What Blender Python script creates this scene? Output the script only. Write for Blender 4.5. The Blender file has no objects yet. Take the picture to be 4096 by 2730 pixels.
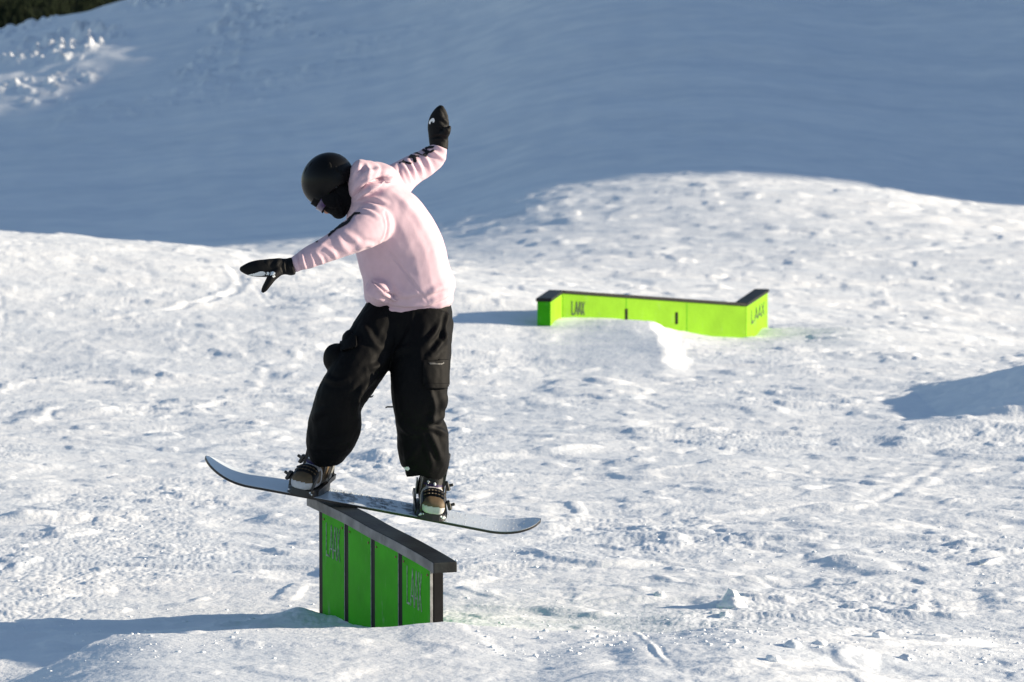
import bpy, bmesh, math, random
import numpy as np
from mathutils import Vector, Matrix
from mathutils.bvhtree import BVHTree

# ------------------------------------------------------------------ camera, sky, sun, exposure
SC = bpy.context.scene
COL = SC.collection
FPX = 16560.0            # focal length in photo pixels (photo 4096 x 2730)
ROW_H = 274.0            # row of the true horizon
CAM_Z = 2.42
PITCH = math.atan((1365.0 - ROW_H) / FPX)

cam_d = bpy.data.cameras.new('camera')
cam = bpy.data.objects.new('camera', cam_d); COL.objects.link(cam)
cam.location = (0, 0, CAM_Z)
cam.rotation_euler = (math.pi / 2 - PITCH, 0, 0)
cam_d.sensor_width = 36.0
cam_d.lens = FPX / 4096.0 * 36.0
cam_d.clip_start = 0.5
cam_d.clip_end = 8000
cam_d.dof.use_dof = True
cam_d.dof.focus_distance = 18.5
cam_d.dof.aperture_fstop = 7.0
SC.camera = cam

SUN_EL = math.radians(14.0)
SUN_PHI = math.radians(-6.5)     # from the right, turned this far towards the camera (negative: from behind)
S_DIR = Vector((math.cos(SUN_EL) * math.cos(SUN_PHI), -math.cos(SUN_EL) * math.sin(SUN_PHI), math.sin(SUN_EL)))
sun_d = bpy.data.lights.new('sun', 'SUN')
sun_d.energy = 5.0
sun_d.angle = math.radians(0.6)
sun_d.color = (1.0, 0.86, 0.66)
sun = bpy.data.objects.new('sun', sun_d); COL.objects.link(sun)
sun.rotation_euler = S_DIR.to_track_quat('Z', 'Y').to_euler()

world = bpy.data.worlds.new('World'); SC.world = world
world.use_nodes = True
wn = world.node_tree.nodes; wl = world.node_tree.links
sky = wn.new('ShaderNodeTexSky'); sky.sky_type = 'NISHITA'; sky.sun_disc = False
sky.sun_elevation = SUN_EL
sky.sun_rotation = math.atan2(S_DIR.x, S_DIR.y)
sky.altitude = 2000; sky.air_density = 1.0; sky.dust_density = 0.6; sky.ozone_density = 0.5
wn['Background'].inputs['Strength'].default_value = 0.088
wl.new(sky.outputs[0], wn['Background'].inputs['Color'])

SC.view_settings.view_transform = 'Standard'
SC.view_settings.look = 'None'
SC.view_settings.gamma = 1.0
SC.view_settings.exposure = 0.90
SC.render.engine = 'CYCLES'
SC.cycles.use_denoising = True
SC.cycles.max_bounces = 6
SC.cycles.diffuse_bounces = 4

rng = np.random.default_rng(7)
random.seed(7)

# ------------------------------------------------------------------ helpers
def P(px, py, d):
    """photo pixel + depth -> world point (depth along +y, from what the thing touches)"""
    return Vector(((px - 2048.0) / FPX * d, d, CAM_Z - d * (py - ROW_H) / FPX))

def to_px(v):
    """n x 3 world -> photo pixels"""
    return np.stack([2048 + v[:, 0] / v[:, 1] * FPX, ROW_H + (CAM_Z - v[:, 2]) / v[:, 1] * FPX], 1)

def _hash(ix, iy, iz, seed):
    h = (ix.astype(np.int64) * 374761393 + iy.astype(np.int64) * 668265263 + iz.astype(np.int64) * 2147483647 + seed * 1274126177) & 0xffffffff
    h = ((h ^ (h >> 13)) * 1274126177) & 0xffffffff
    h = ((h ^ (h >> 16)) * 2246822519) & 0xffffffff
    return ((h ^ (h >> 15)) & 0xffffff) / float(0xffffff)

def noise2(x, y, seed=0):
    """gradient noise about -0.7..0.7"""
    ix = np.floor(x); iy = np.floor(y); fx = x - ix; fy = y - iy
    u = fx * fx * fx * (fx * (fx * 6 - 15) + 10); v = fy * fy * fy * (fy * (fy * 6 - 15) + 10)
    zz = np.zeros_like(ix)
    def g(a, b):
        t = _hash(ix + a, iy + b, zz, seed) * 2 * np.pi
        return np.cos(t) * (fx - a) + np.sin(t) * (fy - b)
    a = g(0, 0) * (1 - u) + g(1, 0) * u
    b = g(0, 1) * (1 - u) + g(1, 1) * u
    return a * (1 - v) + b * v

def noise3(p, seed=0):
    i = np.floor(p); f = p - i; u = f * f * (3 - 2 * f)
    r = 0
    for a in (0, 1):
        for b in (0, 1):
            for c in (0, 1):
                w = (u[:, 0] if a else 1 - u[:, 0]) * (u[:, 1] if b else 1 - u[:, 1]) * (u[:, 2] if c else 1 - u[:, 2])
                r = r + w * _hash(i[:, 0] + a, i[:, 1] + b, i[:, 2] + c, seed)
    return r * 2 - 1

def sstep(a, b, x):
    t = np.clip((x - a) / (b - a), 0, 1)
    return t * t * (3 - 2 * t)

def cubic_interp(x, xs, ys):
    """smooth monotone-ish interpolation: linear table convolved by evaluating smoothstep segments"""
    xs = np.asarray(xs, float); ys = np.asarray(ys, float)
    m = np.gradient(ys, xs)
    i = np.clip(np.searchsorted(xs, x) - 1, 0, len(xs) - 2)
    h = xs[i + 1] - xs[i]; t = np.clip((x - xs[i]) / h, 0, 1)
    return ((2 * t**3 - 3 * t**2 + 1) * ys[i] + (t**3 - 2 * t**2 + t) * h * m[i] + (-2 * t**3 + 3 * t**2) * ys[i + 1] + (t**3 - t**2) * h * m[i + 1])

def tag(o, label=None, cat=None, group=None, kind=None):
    if label: o['label'] = label
    if cat: o['category'] = cat
    if group: o['group'] = group
    if kind: o['kind'] = kind
    return o

def empty(name, loc=(0, 0, 0)):
    o = bpy.data.objects.new(name, None); COL.objects.link(o); o.location = loc
    o.empty_display_size = 0.1
    return o

def link(name, me, mat=None, parent=None, smooth=True):
    """mesh data in world coordinates -> object, child keeps world placement"""
    if mat is not None:
        for m in (mat if isinstance(mat, (list, tuple)) else [mat]):
            me.materials.append(m)
    if smooth:
        me.polygons.foreach_set('use_smooth', [True] * len(me.polygons))
    o = bpy.data.objects.new(name, me); COL.objects.link(o)
    if parent is not None:
        o.parent = parent
        w = Matrix.Translation(parent_world(parent))
        o.matrix_parent_inverse = w.inverted()
    return o

def parent_world(o):
    v = Vector(o.location)
    if o.parent is not None:
        v = v + parent_world(o.parent) + o.matrix_parent_inverse.translation
    return v

def mesh_from(verts, faces, name='mesh'):
    me = bpy.data.meshes.new(name)
    me.from_pydata([tuple(v) for v in verts], [], [tuple(f) for f in faces])
    me.update()
    return me

def bm_mesh(bm, name='mesh'):
    bmesh.ops.recalc_face_normals(bm, faces=bm.faces)
    me = bpy.data.meshes.new(name); bm.to_mesh(me); bm.free(); me.update()
    return me

def hexa(bm, c):
    """box from 8 corners: 4 bottom (loop) then 4 top (loop)"""
    v = [bm.verts.new(tuple(p)) for p in c]
    for f in ((3, 2, 1, 0), (4, 5, 6, 7), (0, 1, 5, 4), (1, 2, 6, 5), (2, 3, 7, 6), (3, 0, 4, 7)):
        bm.faces.new([v[i] for i in f])
    return v

def frame_box(bm, o, ax, ay, az, x0, x1, y0, y1, z0, z1):
    c = [(x0, y0, z0), (x1, y0, z0), (x1, y1, z0), (x0, y1, z0), (x0, y0, z1), (x1, y0, z1), (x1, y1, z1), (x0, y1, z1)]
    return hexa(bm, [o + ax * a + ay * b + az * d for a, b, d in c])

def bevel(bm, w, seg=2):
    bmesh.ops.recalc_face_normals(bm, faces=bm.faces)
    es = [e for e in bm.edges if len(e.link_faces) == 2 and e.calc_face_angle(0) > 0.5]
    if es:
        bmesh.ops.bevel(bm, geom=es, offset=w, segments=seg, affect='EDGES', profile=0.6)

# ---- lofts and remeshed bodies
def catmull(pts, sub):
    pts = np.asarray(pts, float)
    n = len(pts); out = []
    for i in range(n - 1):
        p0 = pts[max(i - 1, 0)]; p1 = pts[i]; p2 = pts[i + 1]; p3 = pts[min(i + 2, n - 1)]
        for k in range(sub):
            t = k / sub
            out.append(0.5 * ((2 * p1) + (-p0 + p2) * t + (2 * p0 - 5 * p1 + 4 * p2 - p3) * t * t + (-p0 + 3 * p1 - 3 * p2 + p3) * t**3))
    out.append(pts[-1])
    return np.array(out)

def loft(rings, seg=24, sub=4, power=1.0, wave=None):
    """rings: (px, py, depth, half size across path in px, half size in depth in m). Returns verts, faces of a capped tube"""
    r = np.array([(*P(a, b, d), ra / FPX * d, rb) for a, b, d, ra, rb in rings])
    r = catmull(r, sub)
    n = len(r); V = []; F = []
    for i in range(n):
        t = Vector(r[min(i + 1, n - 1), :3] - r[max(i - 1, 0), :3]).normalized()
        n1 = t.cross(Vector((0, 1, 0))).normalized()
        n2 = n1.cross(t).normalized()
        for k in range(seg):
            a = 2 * math.pi * k / seg
            ca, sa = math.cos(a), math.sin(a)
            ca = math.copysign(abs(ca)**power, ca); sa = math.copysign(abs(sa)**power, sa)
            V.append(Vector(r[i, :3]) + n1 * (max(r[i, 3], 1e-3) * ca) + n2 * (max(r[i, 4], 1e-3) * sa))
    for i in range(n - 1):
        for k in range(seg):
            F.append((i * seg + k, i * seg + (k + 1) % seg, (i + 1) * seg + (k + 1) % seg, (i + 1) * seg + k))
    F.append(tuple(range(seg))[::-1]); F.append(tuple(range((n - 1) * seg, n * seg)))
    return V, F

def ellipsoid(c, ax, ay, az, seg=24, rings=14):
    V = []; F = []
    for i in range(rings + 1):
        th = math.pi * i / rings
        for k in range(seg):
            ph = 2 * math.pi * k / seg
            V.append(c + ax * (math.sin(th) * math.cos(ph)) + ay * (math.sin(th) * math.sin(ph)) + az * math.cos(th))
    for i in range(rings):
        for k in range(seg):
            F.append((i * seg + k, i * seg + (k + 1) % seg, (i + 1) * seg + (k + 1) % seg, (i + 1) * seg + k))
    return V, F

def pell(px, py, d, rx, ry, rd, rot=0.0):
    """ellipsoid by pixel centre, radii in px across the view, depth radius in m; rot in degrees, image plane"""
    s = d / FPX; a = math.radians(rot)
    return ellipsoid(P(px, py, d), Vector((math.cos(a), 0, -math.sin(a))) * (rx * s), Vector((0, 1, 0)) * rd, Vector((math.sin(a), 0, math.cos(a))) * (ry * s))

def fuse(parts, voxel=0.006, smooth=4):
    V = []; F = []
    for v, f in parts:
        o = len(V); V += list(v); F += [tuple(i + o for i in q) for q in f]
    me = mesh_from(V, F)
    bm = bmesh.new(); bm.from_mesh(me)
    bmesh.ops.remove_doubles(bm, verts=bm.verts, dist=1e-6)
    bmesh.ops.recalc_face_normals(bm, faces=bm.faces)
    bm.to_mesh(me); bm.free()
    ob = bpy.data.objects.new('tmp', me); COL.objects.link(ob)
    m = ob.modifiers.new('r', 'REMESH'); m.mode = 'VOXEL'; m.voxel_size = voxel
    if smooth:
        s = ob.modifiers.new('s', 'SMOOTH'); s.factor = 0.5; s.iterations = smooth
    dg = bpy.context.evaluated_depsgraph_get(); dg.update()
    res = bpy.data.meshes.new_from_object(ob.evaluated_get(dg))
    bpy.data.objects.remove(ob); bpy.data.meshes.remove(me)
    res.materials.clear()
    return res

def get_v(me):
    a = np.empty(len(me.vertices) * 3); me.vertices.foreach_get('co', a); return a.reshape(-1, 3)

def get_n(me):
    a = np.empty(len(me.vertices) * 3); me.vertices.foreach_get('normal', a); return a.reshape(-1, 3)

def set_v(me, v):
    me.vertices.foreach_set('co', v.ravel()); me.update()

def seg_dist(p, poly):
    """signed distance (px) to polyline and position along 0..1"""
    poly = np.asarray(poly, float)
    L = np.r_[0, np.cumsum(np.linalg.norm(np.diff(poly, axis=0), axis=1))]
    best = np.full(len(p), 1e9); sg = np.zeros(len(p)); tt = np.zeros(len(p))
    for i in range(len(poly) - 1):
        a = poly[i]; b = poly[i + 1]; ab = b - a
        t = np.clip(((p - a) @ ab) / (ab @ ab), 0, 1)
        q = p - (a + t[:, None] * ab)
        d = np.hypot(q[:, 0], q[:, 1])
        s = np.sign(ab[0] * q[:, 1] - ab[1] * q[:, 0])
        m = d < best
        best[m] = d[m]; sg[m] = s[m]; tt[m] = ((L[i] + t * (L[i + 1] - L[i])) / L[-1])[m]
    return best * np.where(sg == 0, 1, sg), tt

def folds(me, fl, thr=0.0):
    """cloth folds: (polyline in px, height m, width px). Positive = ridge with a valley at each side"""
    v = get_v(me); n = get_n(me)
    view = v - np.array([0, 0, CAM_Z]); view /= np.linalg.norm(view, axis=1)[:, None]
    face = np.clip(-(view * n).sum(1) * 2.5 + 0.35, 0, 1)
    px = to_px(v); disp = np.zeros(len(v))
    for poly, h, w in fl:
        poly = catmull(poly, 5) if len(poly) > 2 else np.asarray(poly, float)
        sd, t = seg_dist(px, poly)
        taper = np.sin(np.clip(t, 0.03, 0.97) * np.pi)**0.6
        end = np.exp(-(np.clip(np.abs(sd) - 3 * w, 0, None) / w)**2)
        prof = np.exp(-(sd / w)**2) - 0.45 * np.exp(-((sd - 1.9 * w) / w)**2) - 0.25 * np.exp(-((sd + 1.9 * w) / w)**2)
        disp += h * prof * taper * end
    set_v(me, v + n * (disp * face)[:, None])

def wrinkle(me, amp, scale, stretch=(1, 1, 1), seed=0, ridged=False):
    v = get_v(me); n = get_n(me)
    a = noise3(v * np.array(stretch) * scale, seed) + 0.5 * noise3(v * np.array(stretch) * scale * 2.1, seed + 1)
    if ridged: a = 0.5 - np.abs(a)
    set_v(me, v + n * (a * amp)[:, None])

def bvh_of(me):
    return BVHTree.FromPolygons([tuple(v.co) for v in me.vertices], [tuple(p.vertices) for p in me.polygons])

def inside(poly, x, y):
    r = False; j = len(poly) - 1
    for i in range(len(poly)):
        xi, yi = poly[i]; xj, yj = poly[j]
        if (yi > y) != (yj > y) and x < (xj - xi) * (y - yi) / (yj - yi) + xi: r = not r
        j = i
    return r

def patch(bvh, polys, lift, step=2.5, depth_from=10.0, max_d=25.0):
    """a thin print or sewn panel lying on a surface: polygons in px laid onto the mesh"""
    V = []; F = []; idx = {}
    C = Vector((0, 0, CAM_Z))
    def vert(i, j, ox, oy):
        k = (i, j)
        if k in idx: return idx[k]
        d = (P(ox + i * step, oy + j * step, 10.0) - C).normalized()
        h = bvh.ray_cast(C, d, max_d)
        if h[0] is None:
            idx[k] = None; return None
        nn = h[1] if h[1].dot(d) < 0 else -h[1]
        V.append(h[0] + nn * lift); idx[k] = len(V) - 1
        return idx[k]
    for poly in polys:
        xs = [p[0] for p in poly]; ys = [p[1] for p in poly]
        idx.clear()
        nx = int((max(xs) - min(xs)) / step) + 2; ny = int((max(ys) - min(ys)) / step) + 2
        for i in range(nx):
            for j in range(ny):
                if inside(poly, min(xs) + (i + .5) * step, min(ys) + (j + .5) * step):
                    q = [vert(i + a, j + b, min(xs), min(ys)) for a, b in ((0, 0), (0, 1), (1, 1), (1, 0))]
                    if None not in q and max((V[q[0]] - V[q[2]]).length, (V[q[1]] - V[q[3]]).length) < 0.07:
                        F.append(q)
    # keep the one main piece of a print
    if len(polys) == 1 and F:
        par = list(range(len(V)))
        def find(a):
            while par[a] != a: par[a] = par[par[a]]; a = par[a]
            return a
        for q in F:
            for v in q[1:]: par[find(v)] = find(q[0])
        cnt = {}
        for q in F: cnt[find(q[0])] = cnt.get(find(q[0]), 0) + 1
        best = max(cnt, key=cnt.get)
        F = [q for q in F if find(q[0]) == best]
        used = sorted({v for q in F for v in q}); mp = {v: i for i, v in enumerate(used)}
        V = [V[v] for v in used]; F = [[mp[v] for v in q] for q in F]
    return mesh_from(V, F)

# ------------------------------------------------------------------ materials
def mat(name, col, rough=0.6, spec=0.5, noise=0.0, nscale=20.0, bump=0.0, bscale=60.0, metal=0.0, sheen=0.0, coat=0.0, col2=None, scuff=0.0):
    m = bpy.data.materials.new(name); m.use_nodes = True
    nt = m.node_tree; b = nt.nodes['Principled BSDF']
    b.inputs['Base Color'].default_value = (*col, 1)
    b.inputs['Roughness'].default_value = rough
    b.inputs['Specular IOR Level'].default_value = spec
    b.inputs['Metallic'].default_value = metal
    if sheen:
        b.inputs['Sheen Weight'].default_value = sheen; b.inputs['Sheen Roughness'].default_value = 0.4
    if coat:
        b.inputs['Coat Weight'].default_value = coat; b.inputs['Coat Roughness'].default_value = 0.2
    tc = nt.nodes.new('ShaderNodeTexCoord')
    if noise or col2:
        t = nt.nodes.new('ShaderNodeTexNoise'); t.inputs['Scale'].default_value = nscale; t.inputs['Detail'].default_value = 5
        nt.links.new(tc.outputs['Object'], t.inputs['Vector'])
        r = nt.nodes.new('ShaderNodeValToRGB')
        c2 = col2 if col2 else tuple(min(1, c * (1 + noise)) for c in col)
        c1 = col if col2 else tuple(c * (1 - noise) for c in col)
        r.color_ramp.elements[0].position = 0.35; r.color_ramp.elements[1].position = 0.68
        r.color_ramp.elements[0].color = (*c1, 1); r.color_ramp.elements[1].color = (*c2, 1)
        nt.links.new(t.outputs['Fac'], r.inputs['Fac']); nt.links.new(r.outputs['Color'], b.inputs['Base Color'])
    if scuff:
        t3 = nt.nodes.new('ShaderNodeTexNoise'); t3.inputs['Scale'].default_value = 22; t3.inputs['Detail'].default_value = 8; t3.inputs['Roughness'].default_value = .7
        mp = nt.nodes.new('ShaderNodeMapping'); mp.inputs['Scale'].default_value = (1, 1, .22); mp.inputs['Rotation'].default_value = (.5, .3, 0)
        nt.links.new(tc.outputs['Object'], mp.inputs['Vector']); nt.links.new(mp.outputs['Vector'], t3.inputs['Vector'])
        r3 = nt.nodes.new('ShaderNodeValToRGB'); r3.color_ramp.elements[0].position = .60; r3.color_ramp.elements[1].position = .72
        r3.color_ramp.elements[1].color = (scuff, scuff, scuff, 1)
        nt.links.new(t3.outputs['Fac'], r3.inputs['Fac'])
        mx = nt.nodes.new('ShaderNodeMixRGB'); mx.inputs[2].default_value = (.30, .33, .28, 1)
        nt.links.new(r3.outputs['Color'], mx.inputs[0]); nt.links.new(r.outputs['Color'], mx.inputs[1]); nt.links.new(mx.outputs[0], b.inputs['Base Color'])
    if bump:
        t2 = nt.nodes.new('ShaderNodeTexNoise'); t2.inputs['Scale'].default_value = bscale; t2.inputs['Detail'].default_value = 4
        nt.links.new(tc.outputs['Object'], t2.inputs['Vector'])
        bp = nt.nodes.new('ShaderNodeBump'); bp.inputs['Strength'].default_value = bump; bp.inputs['Distance'].default_value = 0.01
        nt.links.new(t2.outputs['Fac'], bp.inputs['Height']); nt.links.new(bp.outputs['Normal'], b.inputs['Normal'])
    return m

def snow_mat():
    m = bpy.data.materials.new('snow'); m.use_nodes = True
    nt = m.node_tree; b = nt.nodes['Principled BSDF']
    b.inputs['Base Color'].default_value = (0.88, 0.90, 0.925, 1)
    b.inputs['Roughness'].default_value = 0.55
    b.inputs['Specular IOR Level'].default_value = 0.25
    tc = nt.nodes.new('ShaderNodeTexCoord')
    prev = None
    for sc_, dist, st in ((9.0, 0.02, 0.22), (32.0, 0.008, 0.5), (110.0, 0.003, 0.35)):
        t = nt.nodes.new('ShaderNodeTexNoise'); t.inputs['Scale'].default_value = sc_; t.inputs['Detail'].default_value = 3
        nt.links.new(tc.outputs['Object'], t.inputs['Vector'])
        bp = nt.nodes.new('ShaderNodeBump'); bp.inputs['Strength'].default_value = st; bp.inputs['Distance'].default_value = dist
        nt.links.new(t.outputs['Fac'], bp.inputs['Height'])
        if prev is not None: nt.links.new(prev.outputs['Normal'], bp.inputs['Normal'])
        prev = bp
    nt.links.new(prev.outputs['Normal'], b.inputs['Normal'])
    # packed, icy and fresh snow differ a little in whiteness, in long groomed streaks and blotches
    def layer(scale, vec, rot):
        mp = nt.nodes.new('ShaderNodeMapping'); mp.inputs['Scale'].default_value = vec; mp.inputs['Rotation'].default_value = (0, 0, rot)
        t = nt.nodes.new('ShaderNodeTexNoise'); t.inputs['Scale'].default_value = scale; t.inputs['Detail'].default_value = 6; t.inputs['Roughness'].default_value = .65
        nt.links.new(tc.outputs['Object'], mp.inputs['Vector']); nt.links.new(mp.outputs['Vector'], t.inputs['Vector'])
        return t
    a_ = layer(1.0, (.10, .9, .3), .14); c_ = layer(2.2, (.5, 1, 1), -.3)
    ad = nt.nodes.new('ShaderNodeMath'); ad.operation = 'ADD'
    nt.links.new(a_.outputs['Fac'], ad.inputs[0]); nt.links.new(c_.outputs['Fac'], ad.inputs[1])
    rp = nt.nodes.new('ShaderNodeMapRange'); rp.inputs['From Min'].default_value = .78; rp.inputs['From Max'].default_value = 1.22
    nt.links.new(ad.outputs[0], rp.inputs['Value'])
    mx = nt.nodes.new('ShaderNodeMixRGB'); mx.inputs[1].default_value = (.76, .80, .85, 1); mx.inputs[2].default_value = (.93, .94, .95, 1)
    nt.links.new(rp.outputs[0], mx.inputs[0]); nt.links.new(mx.outputs[0], b.inputs['Base Color'])
    return m

M = {}
M['snow'] = snow_mat()
M['lime'] = mat('lime_paint', (0.20, 0.43, 0.012), 0.6, 0.12, scuff=.35, noise=0.08, nscale=5.0, bump=0.15, bscale=30)
M['green'] = mat('green_paint', (0.045, 0.37, 0.006), 0.6, 0.10, scuff=.5, noise=0.14, nscale=6.0, bump=0.15, bscale=30)
M['cap'] = mat('black_cap', (0.008, 0.008, 0.009), 0.5, 0.2, col2=(0.016, 0.020, 0.020), nscale=9.0, bump=0.15, bscale=50)
M['cap_side'] = mat('worn_cap_side', (0.13, 0.125, 0.125), 0.6, 0.3, col2=(0.27, 0.255, 0.25), nscale=11.0, bump=0.2, bscale=50)
M['post'] = mat('black_post', (0.006, 0.006, 0.007), 0.6, 0.15, noise=0.3, nscale=14)
M['letter_grey'] = mat('grey_lettering', (0.25, 0.32, 0.25), 0.6, 0.3, noise=0.45, nscale=60)
M['letter_dark'] = mat('dark_lettering', (0.05, 0.10, 0.03), 0.6, 0.3)
M['rust'] = mat('rusty_screw', (0.20, 0.10, 0.05), 0.6, 0.4)
M['edge_grey'] = mat('grey_edge_strip', (0.30, 0.30, 0.29), 0.5, 0.4, noise=0.3, nscale=30)
M['pink'] = mat('pink_fleece', (0.60, 0.435, 0.495), 0.9, 0.10, noise=0.03, nscale=30, bump=0.10, bscale=240, sheen=0.15)
M['print'] = mat('black_print', (0.012, 0.012, 0.016), 0.7, 0.3)
M['pants'] = mat('black_shell_fabric', (0.0035, 0.0035, 0.0040), 0.68, 0.11, noise=0.15, nscale=25, bump=0.06, bscale=180)
M['glove'] = mat('black_glove', (0.0045, 0.0045, 0.005), 0.65, 0.18, bump=0.2, bscale=150)
M['white_print'] = mat('white_print', (0.78, 0.80, 0.80), 0.6, 0.3)
M['helmet'] = mat('matt_black_helmet', (0.0038, 0.0037, 0.0037), 0.36, 0.17)
M['black'] = mat('deep_black', (0.004, 0.004, 0.004), 0.8, 0.2)
M['balaclava'] = mat('black_knit', (0.006, 0.006, 0.007), 0.9, 0.1, bump=0.2, bscale=200)
M['skin'] = mat('skin', (0.52, 0.27, 0.19), 0.5, 0.4)
M['lens'] = mat('violet_lens', (0.075, 0.045, 0.11), 0.18, 0.4)
M['board'] = mat('board_topsheet', (0.58, 0.63, 0.69), 0.28, 0.5, noise=0.05, nscale=12, coat=0.3)
M['board_print'] = mat('grey_graphic', (0.13, 0.15, 0.17), 0.35, 0.5, col2=(0.42, 0.46, 0.50), nscale=34)
M['board_edge'] = mat('board_edge', (0.012, 0.010, 0.010), 0.4, 0.5)
M['plastic'] = mat('black_plastic', (0.010, 0.010, 0.011), 0.38, 0.5)
M['grey_plastic'] = mat('grey_plastic', (0.16, 0.16, 0.15), 0.45, 0.5)
M['zip'] = mat('dull_zip', (0.06, 0.06, 0.06), 0.5, 0.4)
M['boot_tan'] = mat('tan_leather', (0.11, 0.075, 0.04), 0.6, 0.4, noise=0.15, nscale=30)
M['boot_white'] = mat('white_leather', (0.50, 0.49, 0.50), 0.6, 0.3, noise=0.12, nscale=30)
M['boot_purple'] = mat('purple_trim', (0.03, 0.018, 0.075), 0.6, 0.3)
M['boot_black'] = mat('black_leather', (0.012, 0.012, 0.013), 0.5, 0.4)
M['loose_snow'] = mat('stuck_snow', (0.86, 0.88, 0.91), 0.7, 0.2, bump=0.6, bscale=150)
M['conifer'] = mat('conifer_green', (0.020, 0.028, 0.014), 0.9, 0.1, noise=0.4, nscale=0.4)
M['forest_floor'] = mat('forest_floor', (0.022, 0.027, 0.015), 0.95, 0.1, noise=0.5, nscale=0.05)

# ------------------------------------------------------------------ snow terrain
HX = [-30, -12, -5.74, -1.43, 0.62, 2.68, 5.14, 7.0, 9.0, 14, 40]
HZ = [-0.6, -0.6, -0.48, -0.02, 0.54, 0.76, 0.64, 0.34, 0.20, 0.1, 0.1]
Q0 = 68.0
TANPHI = math.tan(SUN_PHI)

def macro(x, y):
    z = np.full_like(x, -0.08)
    # foreground plateau with its lip in front of the near box
    ye = np.interp(x, [-3, -2.1, -1.65, -1, -.3, .2, 1, 3], [16.0, 16.35, 17.05, 17.2, 17.22, 17.15, 16.9, 16.4])
    ye = ye + 0.05 * noise2(x * 2.3, y * 0 + 3.1, 5)
    hgt = np.interp(x, [-3, -.2, .6, 1.6, 3], [.165, .165, .14, .11, .09])
    wid = np.interp(x, [-.3, .25, 1.0], [.22, .45, 1.6])
    z += hgt * (1 - sstep(0, 1, (y - ye) / wid))
    fg = 1 - sstep(16.6, 17.5, y)
    z += fg * (-.20 * (1 - sstep(-2.5, -1.35, x)) + .075 * np.clip((x - .10) / .75, 0, 1) * (1 - sstep(.85, 2.1, x)))
    # snow piled at the high end of the near box
    z += 0.035 * np.exp(-((x + .96) / .08)**2 - ((y - 18.75) / .25)**2)
    z += 0.05 * np.exp(-((x + .15) / .35)**2 - ((y - 17.9) / .5)**2)
    # gentle ground swell
    z += 0.05 * noise2(x * .23 + 7, y * .11, 11) * sstep(20, 26, y)
    # left mound
    z += cubic_interp(x, [-40, -20, -9, -5.2, -2.4, 0, 2.5, 40], [.9, .9, .86, .76, .52, .22, 0, 0]) * sstep(31, 42.5, y) * (1 - sstep(43.0, 52, y))
    # snow banked against the far box, a ramp up to its wall
    yw = 37.4 + (x - .465) * .70
    hr = cubic_interp(x, [-4, -1.2, -.2, .2, .5, 1.28, 1.42, 1.75, 2.6, 3.3, 5], [0, .08, .11, .11, .105, .06, .02, -.03, .0, .05, 0])
    z += hr * np.clip((y - (yw - 2.9)) / 2.7, 0, 1)**1.15 * (1 - sstep(.5, 3.0, y - yw))
    z += .125 * np.clip((x - .10 + .08 * noise2(x * 0 + 2, y * 1.1, 74)) / 1.15, 0, 1)**1.35 * (1 - sstep(1.25, 1.52, x + .08 * noise2(x * 0, y * 1.3, 75))) * sstep(33.0, 35.6, y) * (1 - sstep(36.9, 37.9, y))
    z += .15 * sstep(37.0, 38.6, y) * (1 - sstep(39.5, 43, y)) * np.exp(-((x + .35) / 1.2)**2)
    # shaded bank at the right
    bank = np.clip(.31 * (x - 3.10), 0, .46) * (1 - sstep(7, 11, x))
    z += bank * sstep(29.0, 29.6, y) * (1 - sstep(31.3, 33.0, y))
    z += 0.05 * np.exp(-((x - 3.7) / 1.2)**2 - ((y - 28.6) / .45)**2)
    # lit hump rising to the hill
    zr = cubic_interp(x, HX, HZ)
    z = z + (zr + .08) * sstep(43, 68, y)
    # big hillside rising to the right
    t = np.clip((y - 70) / 35.0, 0, None)
    A = np.clip(4.70 + np.where(x < -10, .26, .155) * (x + 10), .4, 9.6)
    tc = 1 + np.clip(x + 10, 0, 40) * .012
    g = np.where(t < tc, t**1.12, tc**1.12 - .35 * (t - tc))
    g = np.maximum(g, -.8)
    z = z + A * g
    # unseen ridge, added off to the right to keep the hillside in shade
    q = y + TANPHI * x
    top = np.interp(q, [74, 80, 88, 95, 102, 110, 140], [10, 17.4, 17.50, 18.05, 18.5, 18.8, 18])
    ridge = top - .0085 * (x - 60)**2 - 4 * sstep(110, 135, q)
    z = np.where(x > 14, np.maximum(z, ridge), z)
    # unseen higher crest, added farther out to cast the hill foot's soft shadow edge
    top2 = np.interp(q, [Q0 - 8, Q0 - 3.5, Q0 + 1, Q0 + 4, 80, 90, 100], [17, 33.6, 37.9, 38.6, 38.4, 36.0, 30])
    shadow_crest = top2 - .02 * (x - 140)**2
    z = np.where(x > 100, np.maximum(z, shadow_crest), z)
    return z

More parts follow.
